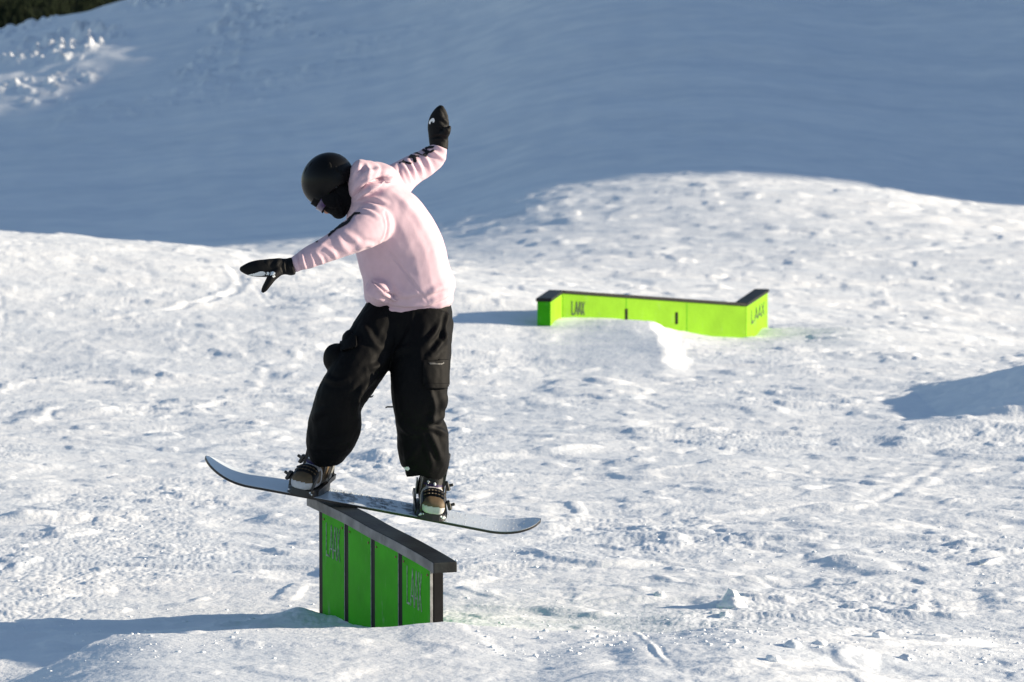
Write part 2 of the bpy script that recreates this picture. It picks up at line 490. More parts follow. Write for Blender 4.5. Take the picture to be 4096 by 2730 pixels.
def tracks(x, y, z):
    r = random.Random(21)
    specs = []
    for i in range(64):
        d = 20 + 44 * r.random()**1.2
        cx = (r.random() * 2 - 1) * .14 * d
        ang = r.uniform(-.9, .9) if r.random() < .6 else r.uniform(-1.6, 1.6)
        specs.append((cx, d, ang, r.uniform(-.12, .12), r.uniform(1.0, 4.0), r.uniform(.02, .04), r.uniform(.002, .008)))
    # tracks that run over the left mound
    for i in range(22):
        specs.append((r.uniform(-6, -1.2), r.uniform(31, 42), r.uniform(.7, 2.0), r.uniform(-.12, .12), r.uniform(1.5, 4.5), r.uniform(.02, .04), r.uniform(.003, .008)))
    specs.append((-2.72, 38.2, 1.35, .10, 3.0, .045, .016))
    for i in range(30):
        d = r.uniform(46, 68)
        specs.append((r.uniform(-5, 8), d, r.uniform(-.8, .8), r.uniform(-.04, .04), r.uniform(2.5, 7), r.uniform(.05, .11), r.uniform(.010, .026)))
    for x0, y0, x1, y1, w_, dp in ((.47, 17.5, .66, 15.2, .012, -.004), (.36, 17.4, .42, 15.2, .06, .006)):
        L_ = math.hypot(x1 - x0, y1 - y0) / 2
        specs.append(((x0 + x1) / 2, (y0 + y1) / 2, math.atan2(y1 - y0, x1 - x0), .02, L_, w_, dp))
    for cx, cy, ang, k, L, w, dep in specs:
        if cx < -.9 and 29 < cy < 45 and dep < .012: dep *= .45
        ca, sa = math.cos(ang), math.sin(ang)
        m = (np.abs(x - cx) < L + 1) & (np.abs(y - cy) < L + 1.5)
        if not m.any(): continue
        xs = x[m] - cx; ys = y[m] - cy
        u = xs * ca + ys * sa; v = -xs * sa + ys * ca - k * u * u + .06 * noise2(u * .9, u * 0 + cx, 31)
        win = 1 - sstep(.6 * L, L, np.abs(u))
        win = win * np.clip(.55 + 1.1 * noise2(u * 2.3, u * 0 + cy, 33), 0, 1.2)
        prof = -np.exp(-(v / w)**2) + .65 * np.exp(-((v - 1.9 * w) / w)**2) + .35 * np.exp(-((v + 1.9 * w) / w)**2)
        z[m] += dep * prof * win
    return z

def cells(x, y, seed):
    """rounded bumps around scattered points, 0..1"""
    ix = np.floor(x); iy = np.floor(y); best = np.full_like(x, 9.0); zz = np.zeros_like(ix)
    for a in (-1, 0, 1):
        for b in (-1, 0, 1):
            jx = ix + a; jy = iy + b
            px_ = jx + .15 + .7 * _hash(jx, jy, zz, seed); py_ = jy + .15 + .7 * _hash(jx, jy, zz, seed + 1)
            r = .35 + .65 * _hash(jx, jy, zz, seed + 2)
            best = np.minimum(best, ((x - px_)**2 + (y - py_)**2) / (r * r * .45))
    return np.sqrt(np.clip(1 - best, 0, 1))

def scarp(n, t, w):
    return sstep(t - w, t + w, n)

def micro(x, y):
    z = np.zeros_like(x)
    churn = np.clip(.45 + 1.5 * noise2(x * .33, y * .20, 41) + .6 * noise2(x * .9, y * .6, 42), 0.08, 1.2)   # churned or slick
    near = 1 - sstep(32, 50, y)
    hill = sstep(66, 74, y)
    plain = 1 - hill
    bank = sstep(2.6, 3.0, x) * sstep(28.9, 29.3, y) * (1 - sstep(31.5, 33, y))
    ramp = sstep(-.3, .7, x) * (1 - sstep(1.2, 1.6, x)) * sstep(32.6, 35.0, y) * (1 - sstep(38, 39, y))
    plain = plain * (1 - .4 * bank) * (1 - .6 * ramp)
    z += bank * (.035 * noise2((x + .8 * y) * 2.4, (x - y) * .8, 72) + .012 * noise2(x * 9, y * 7, 73))
    lip = (1 - sstep(17.0, 17.6, y)) * (1 - sstep(-.3, .9, x))      # smoother take-off lip
    plain = plain * (1 - .45 * lip)
    wx = x + .10 * noise2(x * 2.1, y * 2.1, 50); wy = y + .14 * noise2(x * 1.7 + 9, y * 1.7, 57)
    z += .018 * noise2(x * 1.1, y * .8, 43) * plain
    z += plain * churn * (.009 * noise2(wx * 2.4, wy * 2.6, 44) + .0050 * noise2(wx * 5.5, wy * 6.0, 45))
    # scraped slabs with a sharp edge
    far = 1 + .5 * sstep(30, 60, y) - .45 * (1 - sstep(-5, -1.5, x)) * sstep(31, 35, y) * (1 - sstep(42, 46, y))
    z += plain * far * 1.35 * (.011 * scarp(noise2(wx * .8, wy * .8, 46), .24, .09) + .010 * scarp(noise2(wx * 1.9, wy * 1.9, 60), .29, .10) + .007 * (1 - .8 * sstep(42, 56, y)) * scarp(noise2(wx * 4.2, wy * 4.2, 61), .31, .12))
    z += plain * far * (.015 * scarp(noise2(wx * .40 + 3, wy * 1.9, 70), .25, .07) + .008 * scarp(noise2(wx * 1.0 + 8, wy * 3.6, 71), .27, .08))
    z -= plain * far * .012 * scarp(noise2(wx * 1.1 + 5, wy * 1.3, 62), .31, .10)
    # small grain that still shows far out
    z += plain * (.0030 + .0020 * churn) * noise2(wx * 11, wy * 11, 63) * (1 - .75 * sstep(40, 56, y)) + plain * near * .0016 * noise2(wx * 23, wy * 23, 69) * far
    # clods
    k = y < 52
    xx = wx[k]; yy = wy[k]
    cm = sstep(-.02, .35, noise2(xx * .7, yy * .45, 48) + .10 * sstep(-.5, 1.5, xx) * (1 - sstep(19, 24, yy)))
    pk = plain[k] * near[k]
    z[k] += pk * cm * .013 * cells(xx * 4.6, yy * 4.0, 47) * np.clip(noise2(xx * 2.2, yy * 1.6, 65) * 2.2 + .15, 0, 1) * (.3 + churn[k])
    z[k] += pk * (.15 + .65 * cm) * .0045 * cells(xx * 12, yy * 10, 49) * np.clip(noise2(xx * 3.7, yy * 2.6, 66) * 2.0 + .25, 0, 1)
    z[k] += pk * (.25 + .75 * cm) * .0026 * cells(xx * 31, yy * 27, 64)
    # hillside: rough patches up the left, slick groomed lines elsewhere
    rough = np.exp(-((x + 10) / 6.0)**2) * sstep(82, 94, y + .25 * (x + 10))
    z += hill * (.10 * noise2(x * .5, y * .35, 52) + .075 * noise2(x * .07, (y + .12 * x) * .9, 53) + .045 * noise2(x * .13, (y + .16 * x) * 2.3, 67) + .05 * noise2(x * 1.6, y * .9, 58) + .035 * noise2(x * .30 - y * .25, (y + .5 * x) * .8, 68))
    ch = np.clip(.7 * noise2(x * 2.4, y * 1.7, 54) + .9 * noise2(x * 3.6, y * 3.0, 55) - .08, 0, 1)
    cl = sstep(.0, .30, noise2(x * .42, y * .28, 56) + .14)
    z += hill * rough * cl * ch * .42
    return z

def zground(x, y):
    x = np.atleast_1d(np.asarray(x, float)); y = np.atleast_1d(np.asarray(y, float))
    return (macro(x, y) + micro(x, y))

def build_ground():
    rows = 274 + 0
    near = list(np.linspace(-70, 12, 26)) + list(np.linspace(12.6, 15.2, 12))
    r = np.arange(2905, 940, -2.25)
    mid = list(FPX * CAM_Z / (r - 274.0))
    far = list(np.linspace(mid[-1] + .15, 116, 250)) + list(np.linspace(118, 190, 40)) + list(np.linspace(196, 320, 14))
    Y = np.array(near + mid + far)
    uc = np.linspace(-.142, .142, 900)
    s = np.linspace(0, 1, 61)[1:]**1.35
    W = np.maximum(Y, 13.0)
    X = np.empty((len(Y), 1020))
    X[:, 60:960] = uc[None, :] * W[:, None]
    edge = .142 * W
    X[:, 960:] = edge[:, None] + s[None, :] * (190 - edge[:, None])
    X[:, :60] = -(edge[:, None] + s[::-1][None, :] * (190 - edge[:, None]))
    YY = np.repeat(Y[:, None], 1020, 1)
    x = X.ravel(); y = YY.ravel()
    z = macro(x, y) + micro(x, y)
    z = tracks(x, y, z)
    nr, nc = X.shape
    me = bpy.data.meshes.new('ground')
    me.vertices.add(nr * nc)
    me.vertices.foreach_set('co', np.stack([x, y, z], 1).ravel())
    i = np.arange(nr - 1)[:, None] * nc + np.arange(nc - 1)[None, :]
    q = np.stack([i, i + 1, i + 1 + nc, i + nc], -1).reshape(-1, 4)
    nf = len(q)
    me.loops.add(nf * 4); me.loops.foreach_set('vertex_index', q.ravel().astype(np.int32))
    me.polygons.add(nf)
    me.polygons.foreach_set('loop_start', np.arange(0, nf * 4, 4, dtype=np.int32))
    me.polygons.foreach_set('loop_total', np.full(nf, 4, dtype=np.int32))
    me.update(calc_edges=True)
    o = link('snow_ground', me, M['snow'])
    tag(o, kind='structure', label='sunlit churned snow slope rising to a shaded hillside')
    return o
build_ground()

# the wooded mountain beyond the hillside
def build_mountain():
    nx, ny = 90, 40
    xs = np.linspace(-900, 500, nx); ys = np.linspace(3900, 4400, ny)
    X, Yg = np.meshgrid(xs, ys)
    Z = -30 + (Yg - 3900) * .42 + 14 * noise2(X * .012, Yg * .012, 71) + 5 * noise2(X * .05, Yg * .05, 72)
    V = np.stack([X.ravel(), Yg.ravel(), Z.ravel()], 1)
    F = [(j * nx + i, j * nx + i + 1, (j + 1) * nx + i + 1, (j + 1) * nx + i) for j in range(ny - 1) for i in range(nx - 1)]
    o = link('wooded_mountain', mesh_from(V, F), M['forest_floor']); tag(o, kind='structure', label='dark wooded mountainside beyond the snow hill')
    V = []; F = []
    r = random.Random(5)
    for k in range(4500):
        px = r.uniform(-600, -300); py = r.uniform(3960, 4200)
        pz = float(-30 + (py - 3900) * .42 + 14 * noise2(np.array([px * .012]), np.array([py * .012]), 71)[0] + 5 * noise2(np.array([px * .05]), np.array([py * .05]), 72)[0])
        h = r.uniform(5, 9); w = h * r.uniform(.16, .24)
        for lev in range(3):
            b = len(V); z0 = pz + h * (.08 + .28 * lev); z1 = pz + h * min(1, .5 + .25 * lev); ww = w * (1 - .27 * lev)
            for a in range(6):
                an = a * math.pi / 3 + lev * .4
                V.append((px + ww * math.cos(an) * r.uniform(.8, 1.2), py + ww * math.sin(an), z0))
            V.append((px, py, z1))
            F += [(b + a, b + (a + 1) % 6, b + 6) for a in range(6)]
    o = link('conifer_forest', mesh_from(V, F), M['conifer'], smooth=False)
    tag(o, label='dark conifer forest covering the mountainside beyond the snow hill', cat='forest', kind='stuff')
build_mountain()

# ------------------------------------------------------------------ lettering strokes
def letters(bm, org, ax, up, nrm, w, h, sw, lift=0.003):
    """the four tall letters L A A X as thin raised strokes; org = lower left on the panel"""
    def stroke(x0, y0, x1, y1, t):
        a = Vector((x0, y0)); b = Vector((x1, y1)); d = (b - a).normalized(); nn = Vector((-d.y, d.x)) * (t / 2)
        c2 = [a + nn, a - nn, b - nn, b + nn]
        lo = [org + ax * c.x + up * c.y for c in c2]
        hexa(bm, [p - nrm * .002 for p in lo] + [p + nrm * lift for p in lo])
    cw = w / 4.0
    stroke(.10 * cw, 0, .10 * cw, h, sw); stroke(.10 * cw, h * .03, .75 * cw, h * .03, sw * 2.2)
    for k in (1, 2):
        x = k * cw + .05 * cw
        stroke(x, 0, x + .5 * cw, h, sw); stroke(x + .5 * cw, h, x + .92 * cw, 0, sw); stroke(x + .18 * cw, h * .28, x + .78 * cw, h * .28, sw * 1.6)
    x = 3 * cw + .12 * cw
    stroke(x, 0, x + .8 * cw, h, sw); stroke(x, h, x + .8 * cw, 0, sw)

# ------------------------------------------------------------------ near box: sloping cap on four green panels
D_NEAR, D_FAR = 17.5, 18.8
edge_px = [(1221.5, 1988), (1369, 2058), (1470, 2115), (1571, 2167), (1676, 2226), (1731, 2260)]
fA = P(1221.5, 1988, D_FAR); nA = P(1731, 2260, D_NEAR)
def depth_at(px):
    # where the sight line at this pixel column crosses the straight plan line of the cap's edge
    k = (px - 2048.0) / FPX
    dx, dy = nA.x - fA.x, nA.y - fA.y
    t = (k * fA.y - fA.x) / (dx - k * dy)
    return fA.y + t * dy
cap_edge = [P(a, b, depth_at(a)) for a, b in edge_px]
ax_plan = Vector((nA.x - fA.x, nA.y - fA.y, 0)).normalized()      # towards the low end
wv = Vector((-ax_plan.y, ax_plan.x, 0))                            # across, to the right / away
if wv.x < 0: wv = -wv
CAP_W, CAP_T = 0.112, 0.046
L_tot = (Vector((nA.x, nA.y, 0)) - Vector((fA.x, fA.y, 0))).length
st_e = [((p - fA).dot(ax_plan)) for p in cap_edge]
cs = np.linspace(0, L_tot, 25)
cz_tab = catmull(np.array([(s, p.z) for s, p in zip(st_e, cap_edge)]), 8)
czs = np.interp(cs, cz_tab[:, 0], cz_tab[:, 1])
def cap_top(s): return float(np.interp(s, cs, czs))

near_box = empty('jib_box', (fA.x, fA.y, -.1))
tag(near_box, 'green panelled sloping jib box with a black cap, under the snowboarder', 'jib box')
bm = bmesh.new(); prev = None
ringv = []
for s, z in zip(cs, czs):
    b = Vector((fA.x, fA.y, 0)) + ax_plan * s
    ringv.append([bm.verts.new(tuple(b + wv * w + Vector((0, 0, z + dz)))) for w, dz in ((0, 0), (CAP_W, 0), (CAP_W, -CAP_T), (0, -CAP_T))])
for a, b in zip(ringv, ringv[1:]):
    for k in range(4): bm.faces.new((a[k], a[(k + 1) % 4], b[(k + 1) % 4], b[k]))
bm.faces.new(ringv[0]); bm.faces.new(ringv[-1][::-1])
bevel(bm, .005, 2)
cap_o = link('cap', bm_mesh(bm), [M['cap'], M['cap_side']], near_box, smooth=False)
for p_ in cap_o.data.polygons:
    p_.material_index = 1 if abs(p_.normal.dot(wv)) > .6 else 0

PW = .053; w0 = (CAP_W - PW) / 2
Bv = Vector((fA.x, fA.y, 0)); UP = Vector((0, 0, 1))
S0, S1 = .085, L_tot - .085
post_w = .047
npan = 4
pit = (S1 - S0 - post_w) / npan
posts = [S0 + i * pit for i in range(npan + 1)]
def skew_box(bm, s0, s1, a0, a1, zb, drop, ns=1):
    """upright box under the sloped cap"""
    for k in range(ns):
        u0 = s0 + (s1 - s0) * k / ns; u1 = s0 + (s1 - s0) * (k + 1) / ns
        t0 = cap_top(u0) - drop; t1 = cap_top(u1) - drop
        p = lambda s, a, z: Bv + ax_plan * s + wv * a + UP * z
        hexa(bm, [p(u0, a0, zb), p(u1, a0, zb), p(u1, a1, zb), p(u0, a1, zb), p(u0, a0, t0), p(u1, a0, t1), p(u1, a1, t1), p(u0, a1, t0)])
for i, s in enumerate(posts):
    bm = bmesh.new(); e_ = i == npan
    skew_box(bm, s, s + post_w, w0 + .010 if e_ else w0 - .003, w0 + PW + .003, -.35, CAP_T + .001)
    bevel(bm, .003, 1)
    link('post', bm_mesh(bm), M['post'], near_box, smooth=False)
for i in range(npan):
    a = posts[i] + post_w; b = posts[i + 1]
    for side in (0, 1):
        if i == npan - 1 and side == 0: b = posts[i + 1] + post_w - .006
        else: b = posts[i + 1]
        x0, x1 = (w0 - .006, w0 + .008) if side == 0 else (w0 + PW - .008, w0 + PW + .006)
        bm = bmesh.new(); skew_box(bm, a + .001, b, x0, x1, -.35, CAP_T + .003)
        bevel(bm, .0025, 1)
        po = link('panel', bm_mesh(bm), M['green'], near_box, smooth=False)
        if side == 0:
            bm = bmesh.new(); skew_box(bm, b, b + .004, x0 + .001, x1 - .001, -.34, CAP_T + .004)
            link('panel_edge', bm_mesh(bm), M['edge_grey'], po, smooth=False)  # thin grey strip down the end edge of the panel
            for sx in (a + .022, b - .020):
                bm = bmesh.new()
                c = Bv + ax_plan * sx + wv * (x0 - .001) + UP * (cap_top(sx) - CAP_T - .035)
                bmesh.ops.create_cone(bm, cap_ends=True, segments=8, radius1=.006, radius2=.004, depth=.005,
                                      matrix=Matrix.Translation(c) @ wv.to_track_quat('Z', 'Y').to_matrix().to_4x4())
                link('screw', bm_mesh(bm), M['rust'], po, smooth=False)
        if side == 0 and i in (0, 3):
            bm = bmesh.new()
            if i == 0:
                sA = a + .050; z1 = cap_top(sA) - CAP_T - .045; hgt = .150
            else:
                sA = a + .055; z1 = cap_top(sA) - CAP_T - .045; hgt = .165
            slope = (cap_top(sA + .15) - cap_top(sA)) / .15 
            upl = Vector((0, 0, 1)); axl = (ax_plan + UP * slope).normalized()
            letters(bm, Bv + ax_plan * sA + wv * (x0) + UP * (z1 - hgt), axl, upl, -wv, .165, hgt, .0040)
            link('lettering', bm_mesh(bm), M['letter_grey'], po, smooth=False)

# ------------------------------------------------------------------ far box: long lime wall with a wing at each end
def build_far_box():
    d = {'E0': 36.8, 'K1': 37.4, 'K2': 38.6, 'E3': 39.3}
    front = [P(2207, 1194, d['E0']), P(2254, 1161, d['K1']), P(2992, 1213, d['K2']), P(3079, 1156, d['E3'])]
    W = .145
    dirs = [(front[i + 1] - front[i]) for i in range(3)]
    dirs = [Vector((v.x, v.y, 0)).normalized() for v in dirs]
    left = [Vector((-v.y, v.x, 0)) for v in dirs]
    offs = [left[0]]
    for i in range(2):
        m = (left[i] + left[i + 1]).normalized()
        offs.append(m / max(m.dot(left[i]), .35))
    offs.append(left[2])
    back = [f + o * W for f, o in zip(front, offs)]
    root = empty('kinked_jib_box', (front[1].x, front[1].y, 0))
    tag(root, 'long lime green kinked jib box with dark top half buried in snow', 'jib box')
    T = .030; ov = .006
    names = ('wing', 'wall', 'wing')
    for i in range(3):
        f0, f1, b0, b1 = front[i], front[i + 1], back[i], back[i + 1]
        l = left[i]
        ins = l * .012
        dn = Vector((0, 0, -T))
        bm = bmesh.new()
        bot = -.35
        g = dirs[i] * .0015
        lo = [f0 + ins + g, f1 + ins - g, b1 - ins - g, b0 - ins + g]
        if i == 0: lo[0] = lo[0] + dirs[0] * .012; lo[3] = lo[3] + dirs[0] * .012
        if i == 2: lo[1] = lo[1] - dirs[2] * .012; lo[2] = lo[2] - dirs[2] * .012
        hexa(bm, [Vector((p.x, p.y, bot)) for p in lo] + [p + dn + Vector((0, 0, -.001)) for p in lo])
        sec = link(names[i], bm_mesh(bm), M['lime'], root, smooth=False)
        if i == 0:
            bm = bmesh.new(); c0, c3_ = lo[0], lo[3]; bk = -dirs[0] * .006
            e1_ = (c3_ - c0).normalized() * .002
            q4 = [c0 + e1_, c3_ - e1_, c3_ - e1_ + bk, c0 + e1_ + bk]
            hexa(bm, [Vector((p.x, p.y, bot)) for p in q4] + [p + dn + Vector((0, 0, -.003)) for p in q4])
            link('end_board', bm_mesh(bm), M['green'], sec, smooth=False)
        bm = bmesh.new()
        hexa(bm, [p + dn for p in (f0 + g, f1 - g, b1 - g, b0 + g)] + [f0 + g, f1 - g, b1 - g, b0 + g])
        bevel(bm, .004, 1)
        link('cap', bm_mesh(bm), M['cap'], root, smooth=False)
        slope = (f1.z - f0.z) / (Vector((f1.x - f0.x, f1.y - f0.y, 0)).length)
        axd = (dirs[i] + UP * slope).normalized()
        o = f0 + ins
        if i == 1:
            Lw = (Vector((f1.x - f0.x, f1.y - f0.y, 0))).length
            for px in (2505, 2707):
                fr = (px - 2254) / (2992 - 2254.0)
                c = o + axd * (Lw * fr) + UP * (-T - .155)
                bm = bmesh.new()
                frame_box(bm, c, dirs[1], l, UP, -.013, .013, -.004, .02, -.055, .055)
                link('dark_slot_plate', bm_mesh(bm), M['black'], sec, smooth=False)  # black plate on the wall, painting the shaded depth of a slot
            bm = bmesh.new(); letters(bm, o + axd * .10 + UP * (-T - .185), axd, UP, -l, .145, .122, .010, .003)
            link('lettering', bm_mesh(bm), M['letter_dark'], sec, smooth=False)
            # upright seams between the boards of the wall
            for fr in (.34, .67):
                c = o + axd * (Lw * fr)
                bm = bmesh.new(); frame_box(bm, c, dirs[1], l, UP, -.0025, .0025, -.0015, .01, -.33, -T - .004)
                link('seam', bm_mesh(bm), M['green'], sec, smooth=False)
        if i == 2:
            bm = bmesh.new(); letters(bm, o + axd * .16 + UP * (-T - .19), axd, UP, -l, .46, .122, .014, .003)
            link('lettering', bm_mesh(bm), M['letter_dark'], sec, smooth=False)
build_far_box()

# ------------------------------------------------------------------ snowboard
BD = 18.66
B_C = P(1482, 2003, BD)
tilt = math.atan(.188); roll = math.radians(6.8)
bx = Vector((math.cos(tilt), 0, -math.sin(tilt)))
by0 = Vector((0, -math.cos(roll), -math.sin(roll)))              # towards the camera, dipping
bn = bx.cross(-by0).normalized()
if bn.z < 0: bn = -bn
by = bn.cross(bx).normalized()
if by.y > 0: by = -by
BL, BWID, BT = 1.545, .254, .011
def board_z(s):
    a = abs(s)
    e = max(0, a - .545)
    return (1.30 * e**2 if s < 0 else 1.25 * e**2)
def board_hw(s):
    a = abs(s); h = BL / 2
    w = BWID / 2 - .008 * math.cos(min(1, a / .6) * math.pi / 2) + .004
    r = .17 if s < 0 else .13
    if a > h - r:
        t = (a - (h - r)) / r
        w *= max(0.02, (1 - t**2.3))**0.5
    return w
def board_pt(s, t, n=0.0):
    """s along, t across towards the camera, n off the top sheet"""
    return B_C + bx * s + by * t + bn * (board_z(s) + n)
# rest the base on the cap
gap = 1e9
for s in np.linspace(0, L_tot * .5, 40):
    for a in (0, CAP_W / 2, CAP_W):
        p = Bv + ax_plan * s + wv * a + UP * cap_top(s)
        rel = p - B_C
        u = rel.dot(bx); t = rel.dot(by)
        if abs(t) < BWID / 2 and abs(u) < .6:
            gap = min(gap, -rel.dot(bn) - BT)
print('board gap before shift', gap)
B_C = B_C - bn * gap

board = empty('snowboard', tuple(B_C))
tag(board, 'pale grey snowboard balanced across the top of the green box', 'snowboard')
ns = 70
ss = np.r_[np.linspace(-BL / 2, -.5, 18)[:-1], np.linspace(-.5, .5, 26), np.linspace(.5, BL / 2, 18)[1:]]
nt_ = 9
def sheet(n0, n1, shrink, matl, name, parent):
    bm = bmesh.new(); top = []; botv = []
    for s in ss:
        hw = max(.001, board_hw(s) - shrink)
        sv = s * (1 - shrink / (BL / 2))
        top.append([bm.verts.new(tuple(board_pt(sv, -hw + 2 * hw * k / (nt_ - 1), n1))) for k in range(nt_)])
        botv.append([bm.verts.new(tuple(board_pt(sv, -hw + 2 * hw * k / (nt_ - 1), n0))) for k in range(nt_)])
    m = len(ss)
    for i in range(m - 1):
        for k in range(nt_ - 1):
            bm.faces.new((top[i][k], top[i + 1][k], top[i + 1][k + 1], top[i][k + 1]))
            bm.faces.new((botv[i][k + 1], botv[i + 1][k + 1], botv[i + 1][k], botv[i][k]))
        for k in (0, nt_ - 1):
            bm.faces.new((top[i][k], botv[i][k], botv[i + 1][k], top[i + 1][k]))
    for i in (0, m - 1):
        for k in range(nt_ - 1):
            bm.faces.new((top[i][k], top[i][k + 1], botv[i][k + 1], botv[i][k]))
    return link(name, bm_mesh(bm), matl, parent, smooth=False)
core = sheet(-BT, -.0012, 0.0, M['board_edge'], 'core', board)
top_o = sheet(-.002, 0.0008, .0035, M['board'], 'top_sheet', board)
# printed graphic between the feet
V = []; F = []
gr = random.Random(9)
for k in range(150):
    s0 = gr.uniform(-.17, .22); t0 = gr.uniform(-.085, .095)
    if gr.random() > .5 + .5 * math.sin(s0 * 38): continue
    w = gr.uniform(.004, .022); h = gr.uniform(.004, .02); b = len(V)
    for a, c in ((-w, -h * .6), (w * .7, -h), (w, h), (-w * .5, h * .8)):
        V.append(board_pt(s0 + a, t0 + c, .0016))
    F.append((b, b + 1, b + 2, b + 3))
link('graphic', mesh_from(V, F), M['board_print'], top_o, smooth=False)['kind'] = 'stuff'
# snow dust on the top sheet
V = []; F = []
for k in range(420):
    s0 = gr.choice([gr.uniform(-.24, .25), gr.uniform(.30, .75), gr.gauss(-.05, .1)]); t0 = gr.uniform(-.115, .115) if s0 > .25 else gr.uniform(-.118, -.03)
    if abs(t0) > board_hw(s0) - .01: continue
    r = gr.uniform(.001, .0035); b = len(V)
    for a in range(5):
        V.append(board_pt(s0 + r * math.cos(a * 1.2566), t0 + r * math.sin(a * 1.2566) * 1.2, .0018))
    V.append(board_pt(s0, t0, .0018 + r * .9))
    F += [(b + a, b + (a + 1) % 5, b + 5) for a in range(5)]
so = link('snow_dust', mesh_from(V, F), M['loose_snow'], top_o, smooth=False); so['kind'] = 'stuff'

# ------------------------------------------------------------------ boots and bindings
def strip(path, width_dir, half_w, thick, closed=False):
    """a strap: path points with a width direction each, given thickness outwards"""
    bm = bmesh.new(); n = len(path); rows = []
    for i in range(n):
        t = (path[min(i + 1, n - 1)] - path[max(i - 1, 0)]).normalized()
        wd = width_dir[i] if isinstance(width_dir, list) else width_dir
        hw = half_w[i] if isinstance(half_w, list) else half_w
        nn = t.cross(wd).normalized()
        rows.append([bm.verts.new(tuple(path[i] + wd * a + nn * b)) for a, b in ((-hw, 0), (hw, 0), (hw, thick), (-hw, thick))])
    for a, b in zip(rows, rows[1:]):
        for k in range(4): bm.faces.new((a[k], a[(k + 1) % 4], b[(k + 1) % 4], b[k]))
    bm.faces.new(rows[0]); bm.faces.new(rows[-1][::-1])
    return bm

